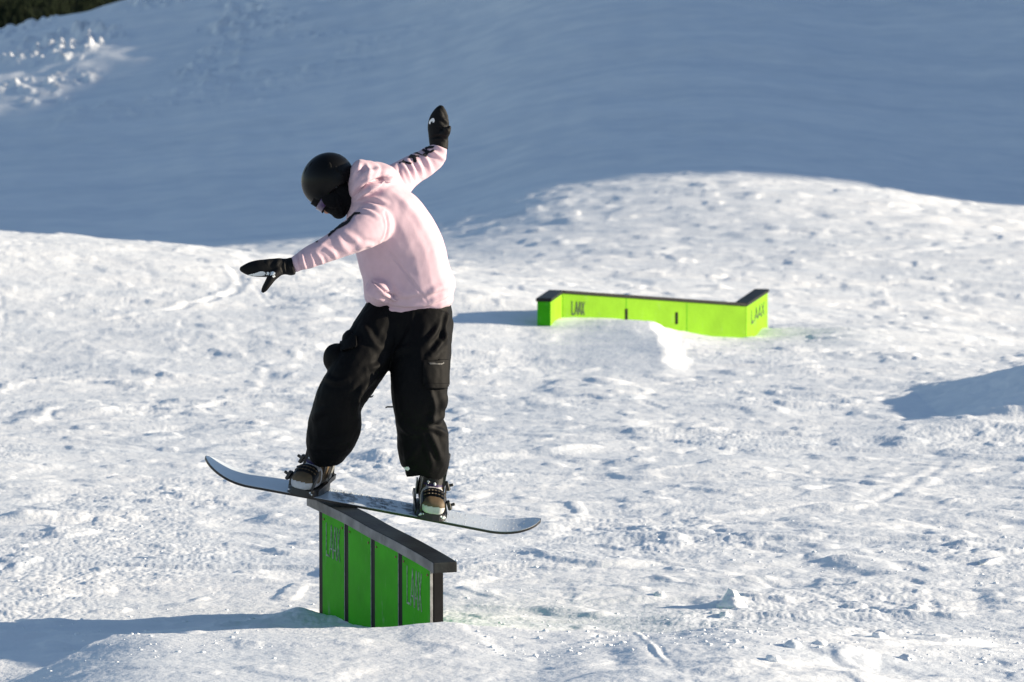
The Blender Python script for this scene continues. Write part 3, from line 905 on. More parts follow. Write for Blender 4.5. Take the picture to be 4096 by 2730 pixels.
def boot_and_binding(px, py, d, yaw_deg, side, person):
    """px,py: where the middle of the foot stands on the board. yaw>0 turns the toe to the photo's right"""
    c = P(px, py, d)
    rel = c - B_C
    o = board_pt(rel.dot(bx), rel.dot(by), 0)
    ya = math.radians(yaw_deg)
    fw = (by * math.cos(ya) + bx * math.sin(ya)).normalized()
    rt = (bx * math.cos(ya) - by * math.sin(ya)).normalized()
    up = bn
    G = lambda x, y, z: o + rt * x + fw * y + up * z
    # --- binding
    bm = bmesh.new()
    prof = []
    for k in range(28):
        a = 2 * math.pi * k / 28
        x = .068 * math.copysign(abs(math.cos(a))**.55, math.cos(a)); y = .148 * math.copysign(abs(math.sin(a))**.6, math.sin(a)) + .010
        x *= 1.0 + .08 * (y > 0)
        prof.append((x, y))
    lo = [bm.verts.new(tuple(G(x, y, .002))) for x, y in prof]
    hi = [bm.verts.new(tuple(G(x * .97, y * .97, .030))) for x, y in prof]
    for k in range(28): bm.faces.new((lo[k], lo[(k + 1) % 28], hi[(k + 1) % 28], hi[k]))
    bm.faces.new(lo[::-1]); bm.faces.new(hi)
    base = link('binding', bm_mesh(bm), M['plastic'], board, smooth=False)
    for sx in (-1, 1):       # side rails rising to the heel loop
        path = [G(sx * .064, .09 - .025 * k, .018 + .0045 * k + (.012 if k > 4 else 0)) for k in range(9)]
        link('side_rail', bm_mesh(strip(path, [up] * 9, [.012] * 9, .010 * sx)), M['plastic'], base, smooth=False)
    # heel loop and highback
    path = []; wd = []
    for k in range(13):
        a = math.pi * k / 12
        path.append(G(.066 * math.cos(a), -.095 - .045 * math.sin(a), .062)); wd.append(up)
    link('heel_loop', bm_mesh(strip(path, wd, .014, .007)), M['grey_plastic'], base, smooth=False)
    bm = bmesh.new(); rows = []
    for j in range(8):
        z = .06 + .025 * j; hw = .060 - .0012 * j * j * .6; row = []
        for k in range(11):
            a = math.pi * (.12 + .76 * k / 10)
            row.append((G(hw * math.cos(a), -.100 - .012 * j * .0 - .043 * math.sin(a) + .004 * j, z), G((hw + .006) * math.cos(a), -.100 - .051 * math.sin(a) + .004 * j, z)))
        rows.append(row)
    vin = [[bm.verts.new(tuple(p[0])) for p in r] for r in rows]; vout = [[bm.verts.new(tuple(p[1])) for p in r] for r in rows]
    for j in range(7):
        for k in range(10):
            bm.faces.new((vin[j][k], vin[j][k + 1], vin[j + 1][k + 1], vin[j + 1][k])); bm.faces.new((vout[j][k + 1], vout[j][k], vout[j + 1][k], vout[j + 1][k + 1]))
        for k in (0, 10): bm.faces.new((vin[j][k], vin[j + 1][k], vout[j + 1][k], vout[j][k]))
    for k in range(10):
        bm.faces.new((vin[0][k], vout[0][k], vout[0][k + 1], vin[0][k + 1])); bm.faces.new((vin[7][k + 1], vout[7][k + 1], vout[7][k], vin[7][k]))
    link('highback', bm_mesh(bm), M['plastic'], base, smooth=False)

    # --- boot, one fused shell: foot, toe and shaft
    parts = []
    V = []; F = []; seg = 20
    foot = [(-.140, .060, .030, .045), (-.125, .062, .046, .058), (-.07, .068, .050, .066), (0, .062, .052, .062), (.06, .056, .056, .052), (.11, .050, .056, .043), (.145, .044, .047, .034), (.158, .040, .030, .022)]
    ff = catmull(np.array(foot), 3)
    for (y, zc, hw, hh) in ff:
        for k in range(seg):
            a = 2 * math.pi * k / seg
            ca, sa = math.cos(a), math.sin(a)
            ca = math.copysign(abs(ca)**.75, ca); sa = math.copysign(abs(sa)**.75, sa)
            V.append(G(hw * ca, y, max(.031, zc + .013 + hh * sa)))
    n = len(ff)
    for i in range(n - 1):
        for k in range(seg): F.append((i * seg + k, i * seg + (k + 1) % seg, (i + 1) * seg + (k + 1) % seg, (i + 1) * seg + k))
    F.append(tuple(range(seg))[::-1]); F.append(tuple(range((n - 1) * seg, n * seg)))
    parts.append((V, F))
    V = []; F = []
    shaft = [(-.045, .05, .052, .085), (-.045, .11, .056, .080), (-.052, .16, .058, .075), (-.060, .21, .060, .074), (-.066, .27, .062, .075)]
    sf = catmull(np.array(shaft), 3)
    for (y, z, hw, hl) in sf:
        for k in range(seg):
            a = 2 * math.pi * k / seg
            V.append(G(hw * math.cos(a), y + hl * math.sin(a), z))
    n = len(sf)
    for i in range(n - 1):
        for k in range(seg): F.append((i * seg + k, i * seg + (k + 1) % seg, (i + 1) * seg + (k + 1) % seg, (i + 1) * seg + k))
    F.append(tuple(range(seg))[::-1]); F.append(tuple(range((n - 1) * seg, n * seg)))
    parts.append((V, F))
    me = fuse(parts, .0045, 3)
    mats = [M['boot_white'], M['boot_tan'], M['boot_purple'], M['boot_black']]
    boot = link('boot', me, mats, person)
    oo = np.array(o); R = np.array([rt, fw, up])
    for p in me.polygons:
        q = R @ (np.array(p.center) - oo)
        x, y, z = q
        if z < .056: m = 0 if y > .02 else 3
        elif z > .165: m = 3
        elif y > .085: m = 0 if z < .065 else 1
        elif y > .035: m = 0 if abs(x) < .045 else 1
        elif z > .138: m = 3
        elif z > .128: m = 2 if y > -.02 else 3
        elif abs(x) > .035 and -.06 < y < .02: m = 1
        elif y < -.06: m = 3
        else: m = 0
        p.material_index = m
    # lace cord
    path = [G(.030 * math.sin(k * 1.3), .052 - .012 * k, .105 + .010 * k) for k in range(7)]
    link('lace', bm_mesh(strip(path, rt, .003, .003)), M['boot_purple'], boot, smooth=False)

    # --- straps hug the boot
    bv = bvh_of(me)
    def hug(y, z_lo, tiltz, lift, nseg=17):
        """arc over the boot from side to side at station y; the arc leans back by tiltz with height"""
        pts = []
        for k in range(nseg):
            a = math.pi * k / (nseg - 1)
            dirv = (rt * math.cos(a) + up * math.sin(a))
            org = G(0, y - tiltz * math.sin(a) * .5, z_lo)
            h = bv.ray_cast(org + dirv * .25, -dirv, .4)
            p = h[0] if h[0] is not None else org + dirv * .06
            r_ = max((p - org).dot(dirv), .02)
            pts.append(org + dirv * (r_ + lift))
        return pts
    wdt = (fw * .82 + up * -.55).normalized()
    tp = hug(.116, .042, .03, .005)
    ts = link('toe_strap', bm_mesh(strip(tp, wdt, [.021 + .015 * math.sin(math.pi * k / 16) for k in range(17)], -.008)), M['plastic'], base, smooth=False)
    for k in range(5, 12):     # padded honeycomb cells
        for jj in (-1, 1):
            c = tp[k] + wdt * (.010 * jj)
            bm = bmesh.new()
            nd = (tp[k] - G(0, .115, .036)).normalized()
            bmesh.ops.create_cone(bm, cap_ends=True, segments=6, radius1=.0066, radius2=.0058, depth=.003,
                                  matrix=Matrix.Translation(c + nd * .0085) @ nd.to_track_quat('Z', 'Y').to_matrix().to_4x4())
            link('strap_cell', bm_mesh(bm), M['boot_tan'], base, smooth=False)
    ap = hug(-.005, .105, .02, .005)
    wda = (fw * .55 + up * -.83).normalized()
    link('ankle_strap', bm_mesh(strip(ap, wda, [.018 + .012 * math.sin(math.pi * k / 16) for k in range(17)], -.010)), M['plastic'], base, smooth=False)
    for pts, yy in ((tp, .115), (ap, 0)):
        k = 2 if side > 0 else 14
        c = pts[k]; nd = (rt * (1 if side > 0 else -1) * .9 + up * .4).normalized()
        t2 = fw; t3 = nd.cross(t2).normalized()
        bm = bmesh.new(); frame_box(bm, c, nd, t2, t3, .004, .020, -.016, .016, -.022, .020); bevel(bm, .003, 1)
        bu = link('buckle', bm_mesh(bm), M['plastic'], base, smooth=False)
        bm = bmesh.new(); frame_box(bm, c, nd, t2, t3, .020, .040, -.006, .006, -.006, .006); bevel(bm, .002, 1)
        link('lever', bm_mesh(bm), M['plastic'], base, smooth=False)
        bm = bmesh.new(); frame_box(bm, c, nd, t2, t3, .0205, .0225, -.012, .012, .004, .018)
        link('buckle_plate', bm_mesh(bm), M['grey_plastic'], base, smooth=False)
    # side arm from heel loop down to the base
    sx = .070 if side < 0 else -.070
    for sx in (-.071, .071):
        link('strap_arm', bm_mesh(strip([G(sx, -.02, .03), G(sx, -.05, .09), G(sx, -.075, .135)], fw, .013, .005 if sx < 0 else -.005)), M['grey_plastic'], base, smooth=False)
    # snow caught on toe and sole
    rr = random.Random(int(px))
    V = []; F = []
    for k in range(46):
        x = rr.uniform(-.06, .06); 
        if rr.random() < .6: y, z = .140 + rr.uniform(-.004, .006), rr.uniform(.012, .024)
        else: y, z = rr.uniform(.0, .05), .125 + rr.uniform(0, .03)
        if z > .1: x *= .5; y -= .02
        c = G(x, y, z); r = rr.uniform(.003, .008)
        v, f = ellipsoid(c, rt * r, fw * r, up * r * .8, 6, 4)
        b = len(V); V += v; F += [tuple(i + b for i in q) for q in f]
    so = link('caught_snow', mesh_from(V, F), M['loose_snow'], boot); so['kind'] = 'stuff'
    return o

person = empty('person', tuple(B_C))
tag(person, 'person in pink hoodie, baggy black pants and black helmet riding the snowboard, arms spread', 'person')
foot_L = boot_and_binding(1240, 1943, BD, -17, -1, person)
foot_R = boot_and_binding(1716, 2032, BD, 8, 1, person)

# ------------------------------------------------------------------ the rider
# body, one continuous figure inside the clothes
HD = 18.60
hU = Vector((-.84, 0, .54)).normalized(); hF = Vector((-.54, -.06, -.84)).normalized(); hS = hU.cross(hF).normalized()
def H(px, py, d=HD): return P(px, py, d)
body_parts = [
    loft([(1645, 1290, 18.70, 90, .10), (1640, 1200, 18.70, 105, .10), (1610, 1060, 18.68, 110, .12), (1555, 920, 18.65, 112, .14), (1500, 810, 18.63, 80, .13), (1455, 770, 18.61, 45, .055), (1400, 770, 18.60, 46, .055), (1350, 770, 18.60, 48, .06)]),
    loft([(1520, 830, 18.52, 50, .05), (1480, 895, 18.42, 48, .05), (1350, 970, 18.34, 36, .040), (1205, 1042, 18.27, 22, .025), (1165, 1062, 18.26, 18, .02), (1120, 1068, 18.24, 20, .02), (1040, 1078, 18.24, 18, .016)]),
    loft([(1540, 800, 18.75, 50, .05), (1600, 700, 18.83, 45, .05), (1700, 650, 18.92, 36, .04), (1752, 590, 18.95, 20, .025), (1754, 520, 18.96, 26, .022), (1760, 460, 18.96, 18, .016)]),
    loft([(1600, 1270, 18.69, 75, .09), (1450, 1420, 18.58, 72, .085), (1365, 1560, 18.50, 55, .06), (1330, 1700, 18.55, 52, .055), (1290, 1850, 18.70, 30, .03)]),
    loft([(1690, 1270, 18.70, 75, .09), (1690, 1440, 18.60, 74, .085), (1680, 1600, 18.54, 56, .06), (1690, 1750, 18.58, 52, .055), (1708, 1900, 18.71, 30, .03)]),
    ellipsoid(H(1318, 745), hU * .115, hF * .098, hS * .076),
    ellipsoid(H(1345, 815), hU * .055, hF * .05, hS * .052),
    ellipsoid(H(1309, 838), hU * .019, hF * .022, hS * .012),
    ellipsoid(H(1306, 826), hU * .022, hF * .020, hS * .030),
]
body_me = fuse(body_parts, .006, 2)
link('body', body_me, M['skin'], person)

# ---- pants
pants_parts = [
    loft([(1650, 1190, 18.70, 150, .145), (1642, 1240, 18.70, 172, .155), (1625, 1310, 18.69, 186, .165), (1632, 1380, 18.67, 165, .155), (1640, 1410, 18.66, 120, .12)], power=.85),
    loft([(1545, 1270, 18.67, 100, .13), (1478, 1395, 18.59, 110, .135), (1408, 1510, 18.50, 103, .125), (1352, 1610, 18.48, 96, .115), (1338, 1700, 18.52, 106, .115), (1314, 1775, 18.57, 96, .105), (1308, 1822, 18.60, 74, .085), (1308, 1838, 18.61, 62, .075)], power=.9),
    loft([(1705, 1270, 18.68, 112, .13), (1682, 1400, 18.61, 122, .135), (1678, 1510, 18.55, 117, .125), (1676, 1600, 18.53, 110, .115), (1674, 1690, 18.56, 94, .105), (1688, 1740, 18.58, 103, .108), (1692, 1800, 18.60, 103, .108), (1700, 1862, 18.63, 93, .095), (1690, 1892, 18.64, 74, .08), (1690, 1904, 18.64, 64, .07)], power=.9),
    pell(1348, 1440, 18.52, 60, 66, .07, -20),
    pell(1402, 1355, 18.55, 36, 34, .06, -30),
    pell(1752, 1600, 18.52, 42, 50, .07, 0),
]
pants_me = fuse(pants_parts, .0065, 3)
folds(pants_me, [
    ([(1760, 1290), (1735, 1340), (1700, 1372)], .010, 11),
    ([(1790, 1330), (1745, 1400), (1712, 1430)], .011, 12),
    ([(1795, 1250), (1778, 1320), (1785, 1390)], .008, 8),
    ([(1715, 1560), (1735, 1620), (1728, 1680), (1700, 1715)], .013, 12),
    ([(1790, 1640), (1750, 1680), (1690, 1690)], .012, 12),
    ([(1700, 1705), (1730, 1765), (1765, 1850)], .013, 13),
    ([(1660, 1700), (1690, 1740), (1720, 1830), (1735, 1880)], .010, 12),
    ([(1785, 1740), (1740, 1720), (1690, 1705)], .011, 10),
    ([(1610, 1850), (1650, 1820), (1680, 1770)], .008, 12),
    ([(1590, 1690), (1640, 1735), (1690, 1745)], .008, 12),
    ([(1440, 1640), (1425, 1590), (1470, 1540), (1500, 1510)], .012, 11),
    ([(1425, 1690), (1420, 1620), (1450, 1560)], .010, 11),
    ([(1300, 1510), (1340, 1530), (1390, 1520)], .010, 11),
    ([(1240, 1780), (1300, 1800), (1370, 1790)], .009, 11),
    ([(1400, 1740), (1360, 1770), (1300, 1780)], .008, 12),
    ([(1530, 1400), (1490, 1370), (1450, 1300)], .010, 13),
    ([(1545, 1420), (1520, 1460), (1470, 1480)], .010, 12),
    ([(1560, 1430), (1600, 1400), (1650, 1390)], .009, 12),
    ([(1240, 1690), (1280, 1650), (1330, 1640)], .008, 13),
    ([(1650, 1240), (1640, 1320), (1600, 1390)], .006, 9),
])
wrinkle(pants_me, .0048, 12.0, (1.0, .8, .6), 3, True)
wrinkle(pants_me, .0022, 26.0, (1, 1, .5), 5, True)
pants_o = link('pants', pants_me, M['pants'], person)
pb = bvh_of(pants_me)
def thick_patch(bvh, poly, lift, th, step):
    me = patch(bvh, [poly], lift, step)
    bm = bmesh.new(); bm.from_mesh(me)
    r = bmesh.ops.solidify(bm, geom=bm.faces[:], thickness=th)
    bm.to_mesh(me); bm.free(); me.update()
    return me
# cargo pockets, flaps, zip, hem snow
link('pocket', thick_patch(pb, [(1692, 1445), (1790, 1440), (1788, 1542), (1690, 1538)], .004, -.006, 4), M['pants'], pants_o)
pk = pants_o
link('pocket_flap', thick_patch(pb, [(1700, 1538), (1786, 1536), (1780, 1556), (1704, 1556)], .008, -.006, 4), M['pants'], pants_o)
link('pocket_zip', thick_patch(pb, [(1712, 1454), (1760, 1456), (1768, 1450), (1770, 1456), (1758, 1463), (1716, 1462)], .008, -.003, 2), M['zip'], pants_o)
link('pocket_flap', thick_patch(pb, [(1355, 1382), (1405, 1338), (1428, 1352), (1425, 1392), (1370, 1410)], .006, -.007, 4), M['pants'], pants_o)
link('snow_spot', patch(pb, [[(1614, 1872), (1634, 1870), (1638, 1878), (1632, 1886), (1620, 1884)]], .003, 2), M['loose_snow'], pants_o)
for pts in ([(1448, 1582, 18.45), (1478, 1590, 18.44), (1486, 1589, 18.44), (1492, 1583, 18.44)], [(1572, 1630, 18.45), (1548, 1630, 18.45), (1540, 1633, 18.45)]):
    path = [P(*p) for p in pts]
    link('zip_pull', bm_mesh(strip(path, Vector((0, 0, 1)), .0035, .004)), M['plastic'], pants_o, smooth=False)

# ---- hoodie
hood_parts = [
    loft([(1652, 1238, 18.69, 150, .150), (1650, 1220, 18.69, 166, .165), (1646, 1196, 18.69, 172, .170), (1640, 1162, 18.69, 187, .186), (1626, 1095, 18.68, 176, .178), (1604, 1010, 18.67, 178, .175), (1568, 930, 18.65, 168, .18), (1522, 850, 18.64, 152, .19), (1490, 785, 18.63, 116, .175), (1462, 740, 18.62, 80, .13), (1440, 715, 18.62, 52, .10)], power=.9),
    # near sleeve
    loft([(1535, 850, 18.60, 70, .07), (1500, 888, 18.48, 86, .086), (1440, 928, 18.40, 75, .078), (1352, 975, 18.34, 58, .062), (1280, 1010, 18.30, 48, .052), (1225, 1036, 18.28, 42, .046), (1200, 1047, 18.27, 34, .040), (1168, 1064, 18.26, 30, .036)]),
    # far sleeve
    loft([(1530, 790, 18.72, 80, .09), (1575, 735, 18.80, 74, .085), (1632, 690, 18.87, 62, .070), (1695, 655, 18.92, 55, .060), (1738, 622, 18.94, 50, .055), (1756, 590, 18.95, 34, .038), (1758, 574, 18.955, 26, .030)]),
    # hood and collar
    pell(1462, 730, 18.60, 74, 92, .155, 12),
    pell(1520, 705, 18.66, 82, 56, .15, 18),
    pell(1440, 690, 18.58, 42, 56, .11, 15),
    # belly pouch
    pell(1520, 1165, 18.58, 62, 62, .12, 20),
]
hood_me = fuse(hood_parts, .0058, 7)
folds(hood_me, [
    # hem rib
    ([(1470, 1185), (1545, 1226), (1640, 1238), (1720, 1232), (1824, 1180)], -.012, 7),
    # hood
    ([(1418, 785), (1450, 755), (1500, 725), (1575, 702)], -.026, 8),
    ([(1412, 760), (1445, 710), (1480, 690), (1560, 680)], .012, 12),
    ([(1405, 720), (1430, 680), (1440, 645)], .010, 9),
    ([(1460, 650), (1475, 680), (1470, 720)], .008, 9),
    ([(1500, 648), (1510, 670), (1500, 700)], .007, 9),
    ([(1580, 700), (1540, 730), (1480, 755), (1440, 790)], .013, 10),
    # shoulder to sleeve
    ([(1430, 800), (1480, 790), (1545, 810)], .008, 9),
    ([(1415, 835), (1470, 815), (1530, 840)], .009, 9),
    ([(1405, 860), (1460, 840), (1520, 870)], .007, 8),
    ([(1540, 850), (1552, 900), (1545, 940), (1528, 968)], -.008, 5),
    ([(1445, 985), (1415, 955), (1370, 935)], .006, 12),
    ([(1400, 1015), (1370, 985), (1345, 940)], .005, 13),
    ([(1345, 1038), (1330, 1010), (1290, 985)], .0055, 9),
    ([(1290, 1060), (1282, 1035), (1262, 1015)], .006, 7),
    ([(1252, 1068), (1250, 1045), (1238, 1020)], .005, 7),
    ([(1310, 960), (1270, 990), (1240, 995)], .004, 9),
    ([(1222, 1078), (1212, 1045), (1205, 1010)], .010, 7),
    ([(1204, 1082), (1196, 1052), (1192, 1020)], -.008, 5),
    ([(1500, 985), (1460, 980), (1425, 1000)], .007, 10),
    # far sleeve
    ([(1610, 655), (1630, 690), (1650, 740)], .009, 7),
    ([(1632, 640), (1652, 680), (1662, 725)], .010, 8),
    ([(1660, 640), (1680, 670), (1690, 705)], .010, 8),
    ([(1690, 620), (1712, 650), (1725, 690)], .009, 9),
    ([(1720, 600), (1750, 620), (1785, 640)], .008, 8),
    ([(1725, 580), (1755, 590), (1788, 605)], .007, 7),
    ([(1592, 660), (1605, 700), (1630, 750)], -.008, 6),
    # torso
    ([(1530, 970), (1590, 1050), (1650, 1130), (1710, 1210)], -.0045, 4),
    ([(1690, 1190), (1740, 1160), (1790, 1140)], .007, 11),
    ([(1715, 1205), (1770, 1185), (1815, 1160)], .007, 10),
    ([(1640, 1190), (1600, 1165), (1560, 1120)], .005, 14),
    ([(1455, 1120), (1470, 1170), (1530, 1215)], .007, 12),
    ([(1440, 1050), (1500, 1060), (1560, 1110)], .005, 18),
    ([(1600, 800), (1660, 850), (1700, 920)], .005, 18),
    ([(1492, 1128), (1535, 1163), (1594, 1194)], -.011, 5),
    ([(1540, 760), (1600, 790), (1640, 840)], .006, 14),
])
wrinkle(hood_me, .0022, 11.0, (1, 1, .8), 13)
wrinkle(hood_me, .0008, 30.0, (1, 1, 1), 15)
hoodie = link('hoodie', hood_me, M['pink'], person)
hb = bvh_of(hood_me)
c1 = lambda pts: [(900 + x / 1.742, 380 + y / 1.742) for x, y in pts]
c3 = lambda pts: [(1580 + x / 3.92, 380 + y / 3.92) for x, y in pts]
near_print = [c1(q) for q in (
    [(853, 842), (880, 820), (940, 818), (946, 828), (900, 838), (880, 866), (852, 872)],
    [(852, 872), (885, 850), (872, 882), (845, 905), (828, 893)],
    [(797, 893), (850, 884), (850, 902), (810, 925), (758, 947), (770, 918)],
    [(716, 976), (745, 945), (778, 940), (742, 972), (722, 990)],
    [(628, 1028), (650, 1014), (642, 1030)])]
for q_ in near_print:
    link('sleeve_print', patch(hb, [q_], .0025, 2), M['print'], hoodie)
far_print = [c3(q) for q in (
    [(95, 1050), (140, 1018), (150, 1040), (270, 1068), (240, 1092), (170, 1078)],
    [(60, 1060), (90, 1050), (92, 1075), (70, 1080)],
    [(203, 990), (250, 935), (385, 958), (372, 972), (325, 972), (342, 1040), (330, 1062), (285, 1052), (280, 1000), (255, 992)],
    [(283, 914), (335, 893), (430, 940), (470, 905), (420, 872), (440, 848), (520, 872), (560, 880), (600, 853), (622, 880), (560, 908), (522, 918), (490, 972), (440, 955), (390, 940)],
    [(468, 838), (500, 803), (622, 805), (600, 835), (512, 847), (503, 872), (480, 855)])]
for q_ in far_print:
    link('sleeve_print', patch(hb, [q_], .0025, 2), M['print'], hoodie)
link('pocket_welt', thick_patch(hb, [(1484, 1136), (1492, 1133), (1535, 1172), (1588, 1200), (1584, 1206), (1530, 1181)], .003, -.003, 3), M['pink'], hoodie)

# ---- mittens
mit = fuse([
    loft([(1176, 1064, 18.26, 34, .040), (1160, 1066, 18.26, 36, .042), (1140, 1066, 18.25, 32, .036), (1110, 1068, 18.24, 36, .036), (1070, 1072, 18.23, 36, .036), (1030, 1074, 18.22, 34, .034), (995, 1076, 18.22, 27, .028), (970, 1076, 18.22, 15, .02), (958, 1074, 18.22, 6, .01)]),
    loft([(1118, 1082, 18.22, 20, .022), (1090, 1105, 18.20, 19, .021), (1070, 1135, 18.19, 15, .018), (1056, 1157, 18.19, 12, .015), (1047, 1170, 18.19, 5, .008)]),
], .0035, 3)
folds(mit, [([(1150, 1034), (1146, 1066), (1154, 1100)], -.006, 5), ([(1118, 1036), (1106, 1056), (1108, 1070)], .004, 9), ([(1075, 1040), (1062, 1056)], .003, 10)])
mo = link('mitten', mit, M['glove'], person)
mb = bvh_of(mit)
c2 = lambda pts: [(920 + x / 5.8825, 960 + y / 5.8825) for x, y in pts]
for q_ in (
    [(430, 812), (560, 786), (690, 742), (760, 738), (820, 752), (830, 790), (800, 828), (700, 850), (560, 842), (440, 826)],
    [(850, 752), (900, 750), (926, 780), (915, 828), (832, 822), (852, 790)],
    [(945, 765), (1000, 745), (1050, 760), (1055, 800), (1030, 822), (940, 838), (952, 800)],
    [(990, 848), (1050, 830), (1055, 860), (1020, 885), (990, 870)]):
    link('claw_print', patch(mb, [c2(q_)], .0015, 2), M['white_print'], mo)
mit2 = fuse([
    loft([(1758, 600, 18.95, 34, .040), (1756, 575, 18.955, 38, .043), (1754, 540, 18.96, 40, .042), (1754, 505, 18.965, 43, .040), (1757, 470, 18.97, 37, .036), (1762, 440, 18.97, 22, .026), (1767, 422, 18.97, 7, .012)]),
    loft([(1770, 545, 18.93, 22, .022), (1785, 528, 18.915, 18, .02), (1796, 512, 18.91, 10, .014), (1801, 503, 18.91, 4, .006)]),
], .0035, 3)
folds(mit2, [([(1720, 555), (1755, 545), (1792, 560)], -.006, 5), ([(1765, 470), (1785, 485), (1792, 500)], .005, 6), ([(1760, 500), (1780, 512), (1795, 530)], .005, 6), ([(1768, 425), (1785, 450), (1795, 490)], .004, 5)])
m2 = link('mitten', mit2, M['glove'], person)
link('glove_logo', patch(bvh_of(mit2), [c3([(538, 458), (543, 410), (580, 370), (605, 363), (627, 395), (615, 432), (598, 437), (592, 412), (570, 416), (556, 458)])], .0015, 2), M['white_print'], m2)

# ---- balaclava, helmet, goggles
bal = fuse([
    ellipsoid(H(1342, 800), hU * .075, hF * .068, hS * .072),
    ellipsoid(H(1352, 770), hU * .095, hF * .075, hS * .083),
    ellipsoid(H(1358, 840), hU * .038, hF * .042, hS * .046),
    loft([(1345, 790, 18.6, 60, .065), (1380, 785, 18.6, 66, .065), (1425, 770, 18.61, 66, .07), (1470, 770, 18.62, 66, .07)]),
], .005, 3)
folds(bal, [([(1385, 800), (1370, 830), (1372, 860)], .004, 7), ([(1360, 800), (1350, 830), (1352, 860)], .003, 7)])
link('balaclava', bal, M['balaclava'], person)

hc = H(1312, 719)
HRU, HRF, HRS = .117, .126, .108     # half sizes along head-up, face, side
bm = bmesh.new()
seg, rg = 48, 30
rows = []
cutn = 0.0
def shell(th, ph, k=1.0):
    # th from crown, ph around (0 = face)
    # rim drops lower over the brow and the nape than over the ears
    lim = math.radians(127 + 7 * math.cos(2 * ph) - 26 * math.cos(ph))
    t = th * lim
    return hc + hU * (HRU * k * math.cos(t)) + hF * (HRF * k * math.sin(t) * math.cos(ph)) + hS * (HRS * k * math.sin(t) * math.sin(ph))
for i in range(rg + 1):
    rows.append([bm.verts.new(tuple(shell(i / rg, 2 * math.pi * k / seg))) for k in range(seg)] if i else [bm.verts.new(tuple(shell(0, 0)))])
for k in range(seg): bm.faces.new((rows[0][0], rows[1][k], rows[1][(k + 1) % seg]))
for i in range(1, rg):
    for k in range(seg): bm.faces.new((rows[i][k], rows[i + 1][k], rows[i + 1][(k + 1) % seg], rows[i][(k + 1) % seg]))
inn = [bm.verts.new(tuple(shell(1.0, 2 * math.pi * k / seg, .90))) for k in range(seg)]
inn2 = [bm.verts.new(tuple(shell(.75, 2 * math.pi * k / seg, .88))) for k in range(seg)]
for k in range(seg):
    bm.faces.new((rows[rg][k], inn[k], inn[(k + 1) % seg], rows[rg][(k + 1) % seg]))
    bm.faces.new((inn[k], inn2[k], inn2[(k + 1) % seg], inn[(k + 1) % seg]))
helm = link('helmet', bm_mesh(bm), M['helmet'], person)
# vent openings: black ovals set on the shell stand in for their shade
C0 = Vector((0, 0, CAM_Z))
hbv = bvh_of(helm.data)
for (x, y, rx, ry, rot) in ((1320, 660, 5, 11, -20), (1348, 678, 6, 13, -20), (1366, 692, 6, 12, -20), (1244, 656, 3.5, 11, 35), (1222, 682, 3, 13, 22), (1360, 619, 5, 4, 30), (1382, 636, 5, 4, 40), (1398, 655, 6, 4, 40)):
    dr = (P(x, y, 18.6) - C0).normalized()
    h = hbv.ray_cast(C0, dr, 30)
    if h[0] is None: continue
    nn = h[1] if h[1].dot(dr) < 0 else -h[1]
    a = math.radians(rot); s = 18.6 / FPX
    e1 = Vector((math.cos(a), 0, -math.sin(a))); e1 = (e1 - nn * e1.dot(nn)).normalized(); e2 = nn.cross(e1)
    v, f = ellipsoid(h[0] - nn * .001, e1 * (rx * 1.35 * s), e2 * (ry * 1.25 * s), nn * .0022, 12, 6)
    link('dark_vent', mesh_from(v, f), M['black'], helm)
# ear pad and strap
v, f = ellipsoid(H(1326, 795, 18.525), hU * .050, hF * .040, hS * .022)
link('ear_pad', mesh_from(v, f), M['balaclava'], helm)
path = [P(1345, 790, 18.50), P(1352, 815, 18.505), P(1362, 840, 18.52), P(1366, 862, 18.54)]
link('chin_strap', bm_mesh(strip(path, Vector((1, 0, 0)), 0.006, .003)), M['balaclava'], helm, smooth=False)
v, f = ellipsoid(P(1346, 748, 18.495), Vector((.004, 0, 0)), Vector((0, .003, 0)), Vector((0, 0, .004)), 8, 5)
link('rivet', mesh_from(v, f), M['plastic'], helm)
# goggles: a curved frame with a violet lens
def arc_shell(c, rr, half, h0, h1, th, off):
    bm = bmesh.new(); n = 14; rw = []
    for k in range(n + 1):
        a = -half + 2 * half * k / n
        dd = hF * math.cos(a) + hS * math.sin(a)
        q = [c + dd * (rr + off) + hU * h0, c + dd * (rr + off) + hU * h1, c + dd * (rr + off - th) + hU * h1, c + dd * (rr + off - th) + hU * h0]
        rw.append([bm.verts.new(tuple(p)) for p in q])
    for a, b in zip(rw, rw[1:]):
        for k in range(4): bm.faces.new((a[k], a[(k + 1) % 4], b[(k + 1) % 4], b[k]))
    bm.faces.new(rw[0]); bm.faces.new(rw[-1][::-1])
    return bm_mesh(bm)
gc = H(1309, 768)
gog = link('goggles', arc_shell(gc, .085, 1.25, -.012, .034, .022, 0), M['balaclava'], person)
link('lens', arc_shell(gc, .085, 1.10, -.030, .004, .008, .006), M['lens'], gog)
link('lens_rim', arc_shell(gc, .085, 1.14, -.034, -.029, .012, .0075), M['balaclava'], gog)

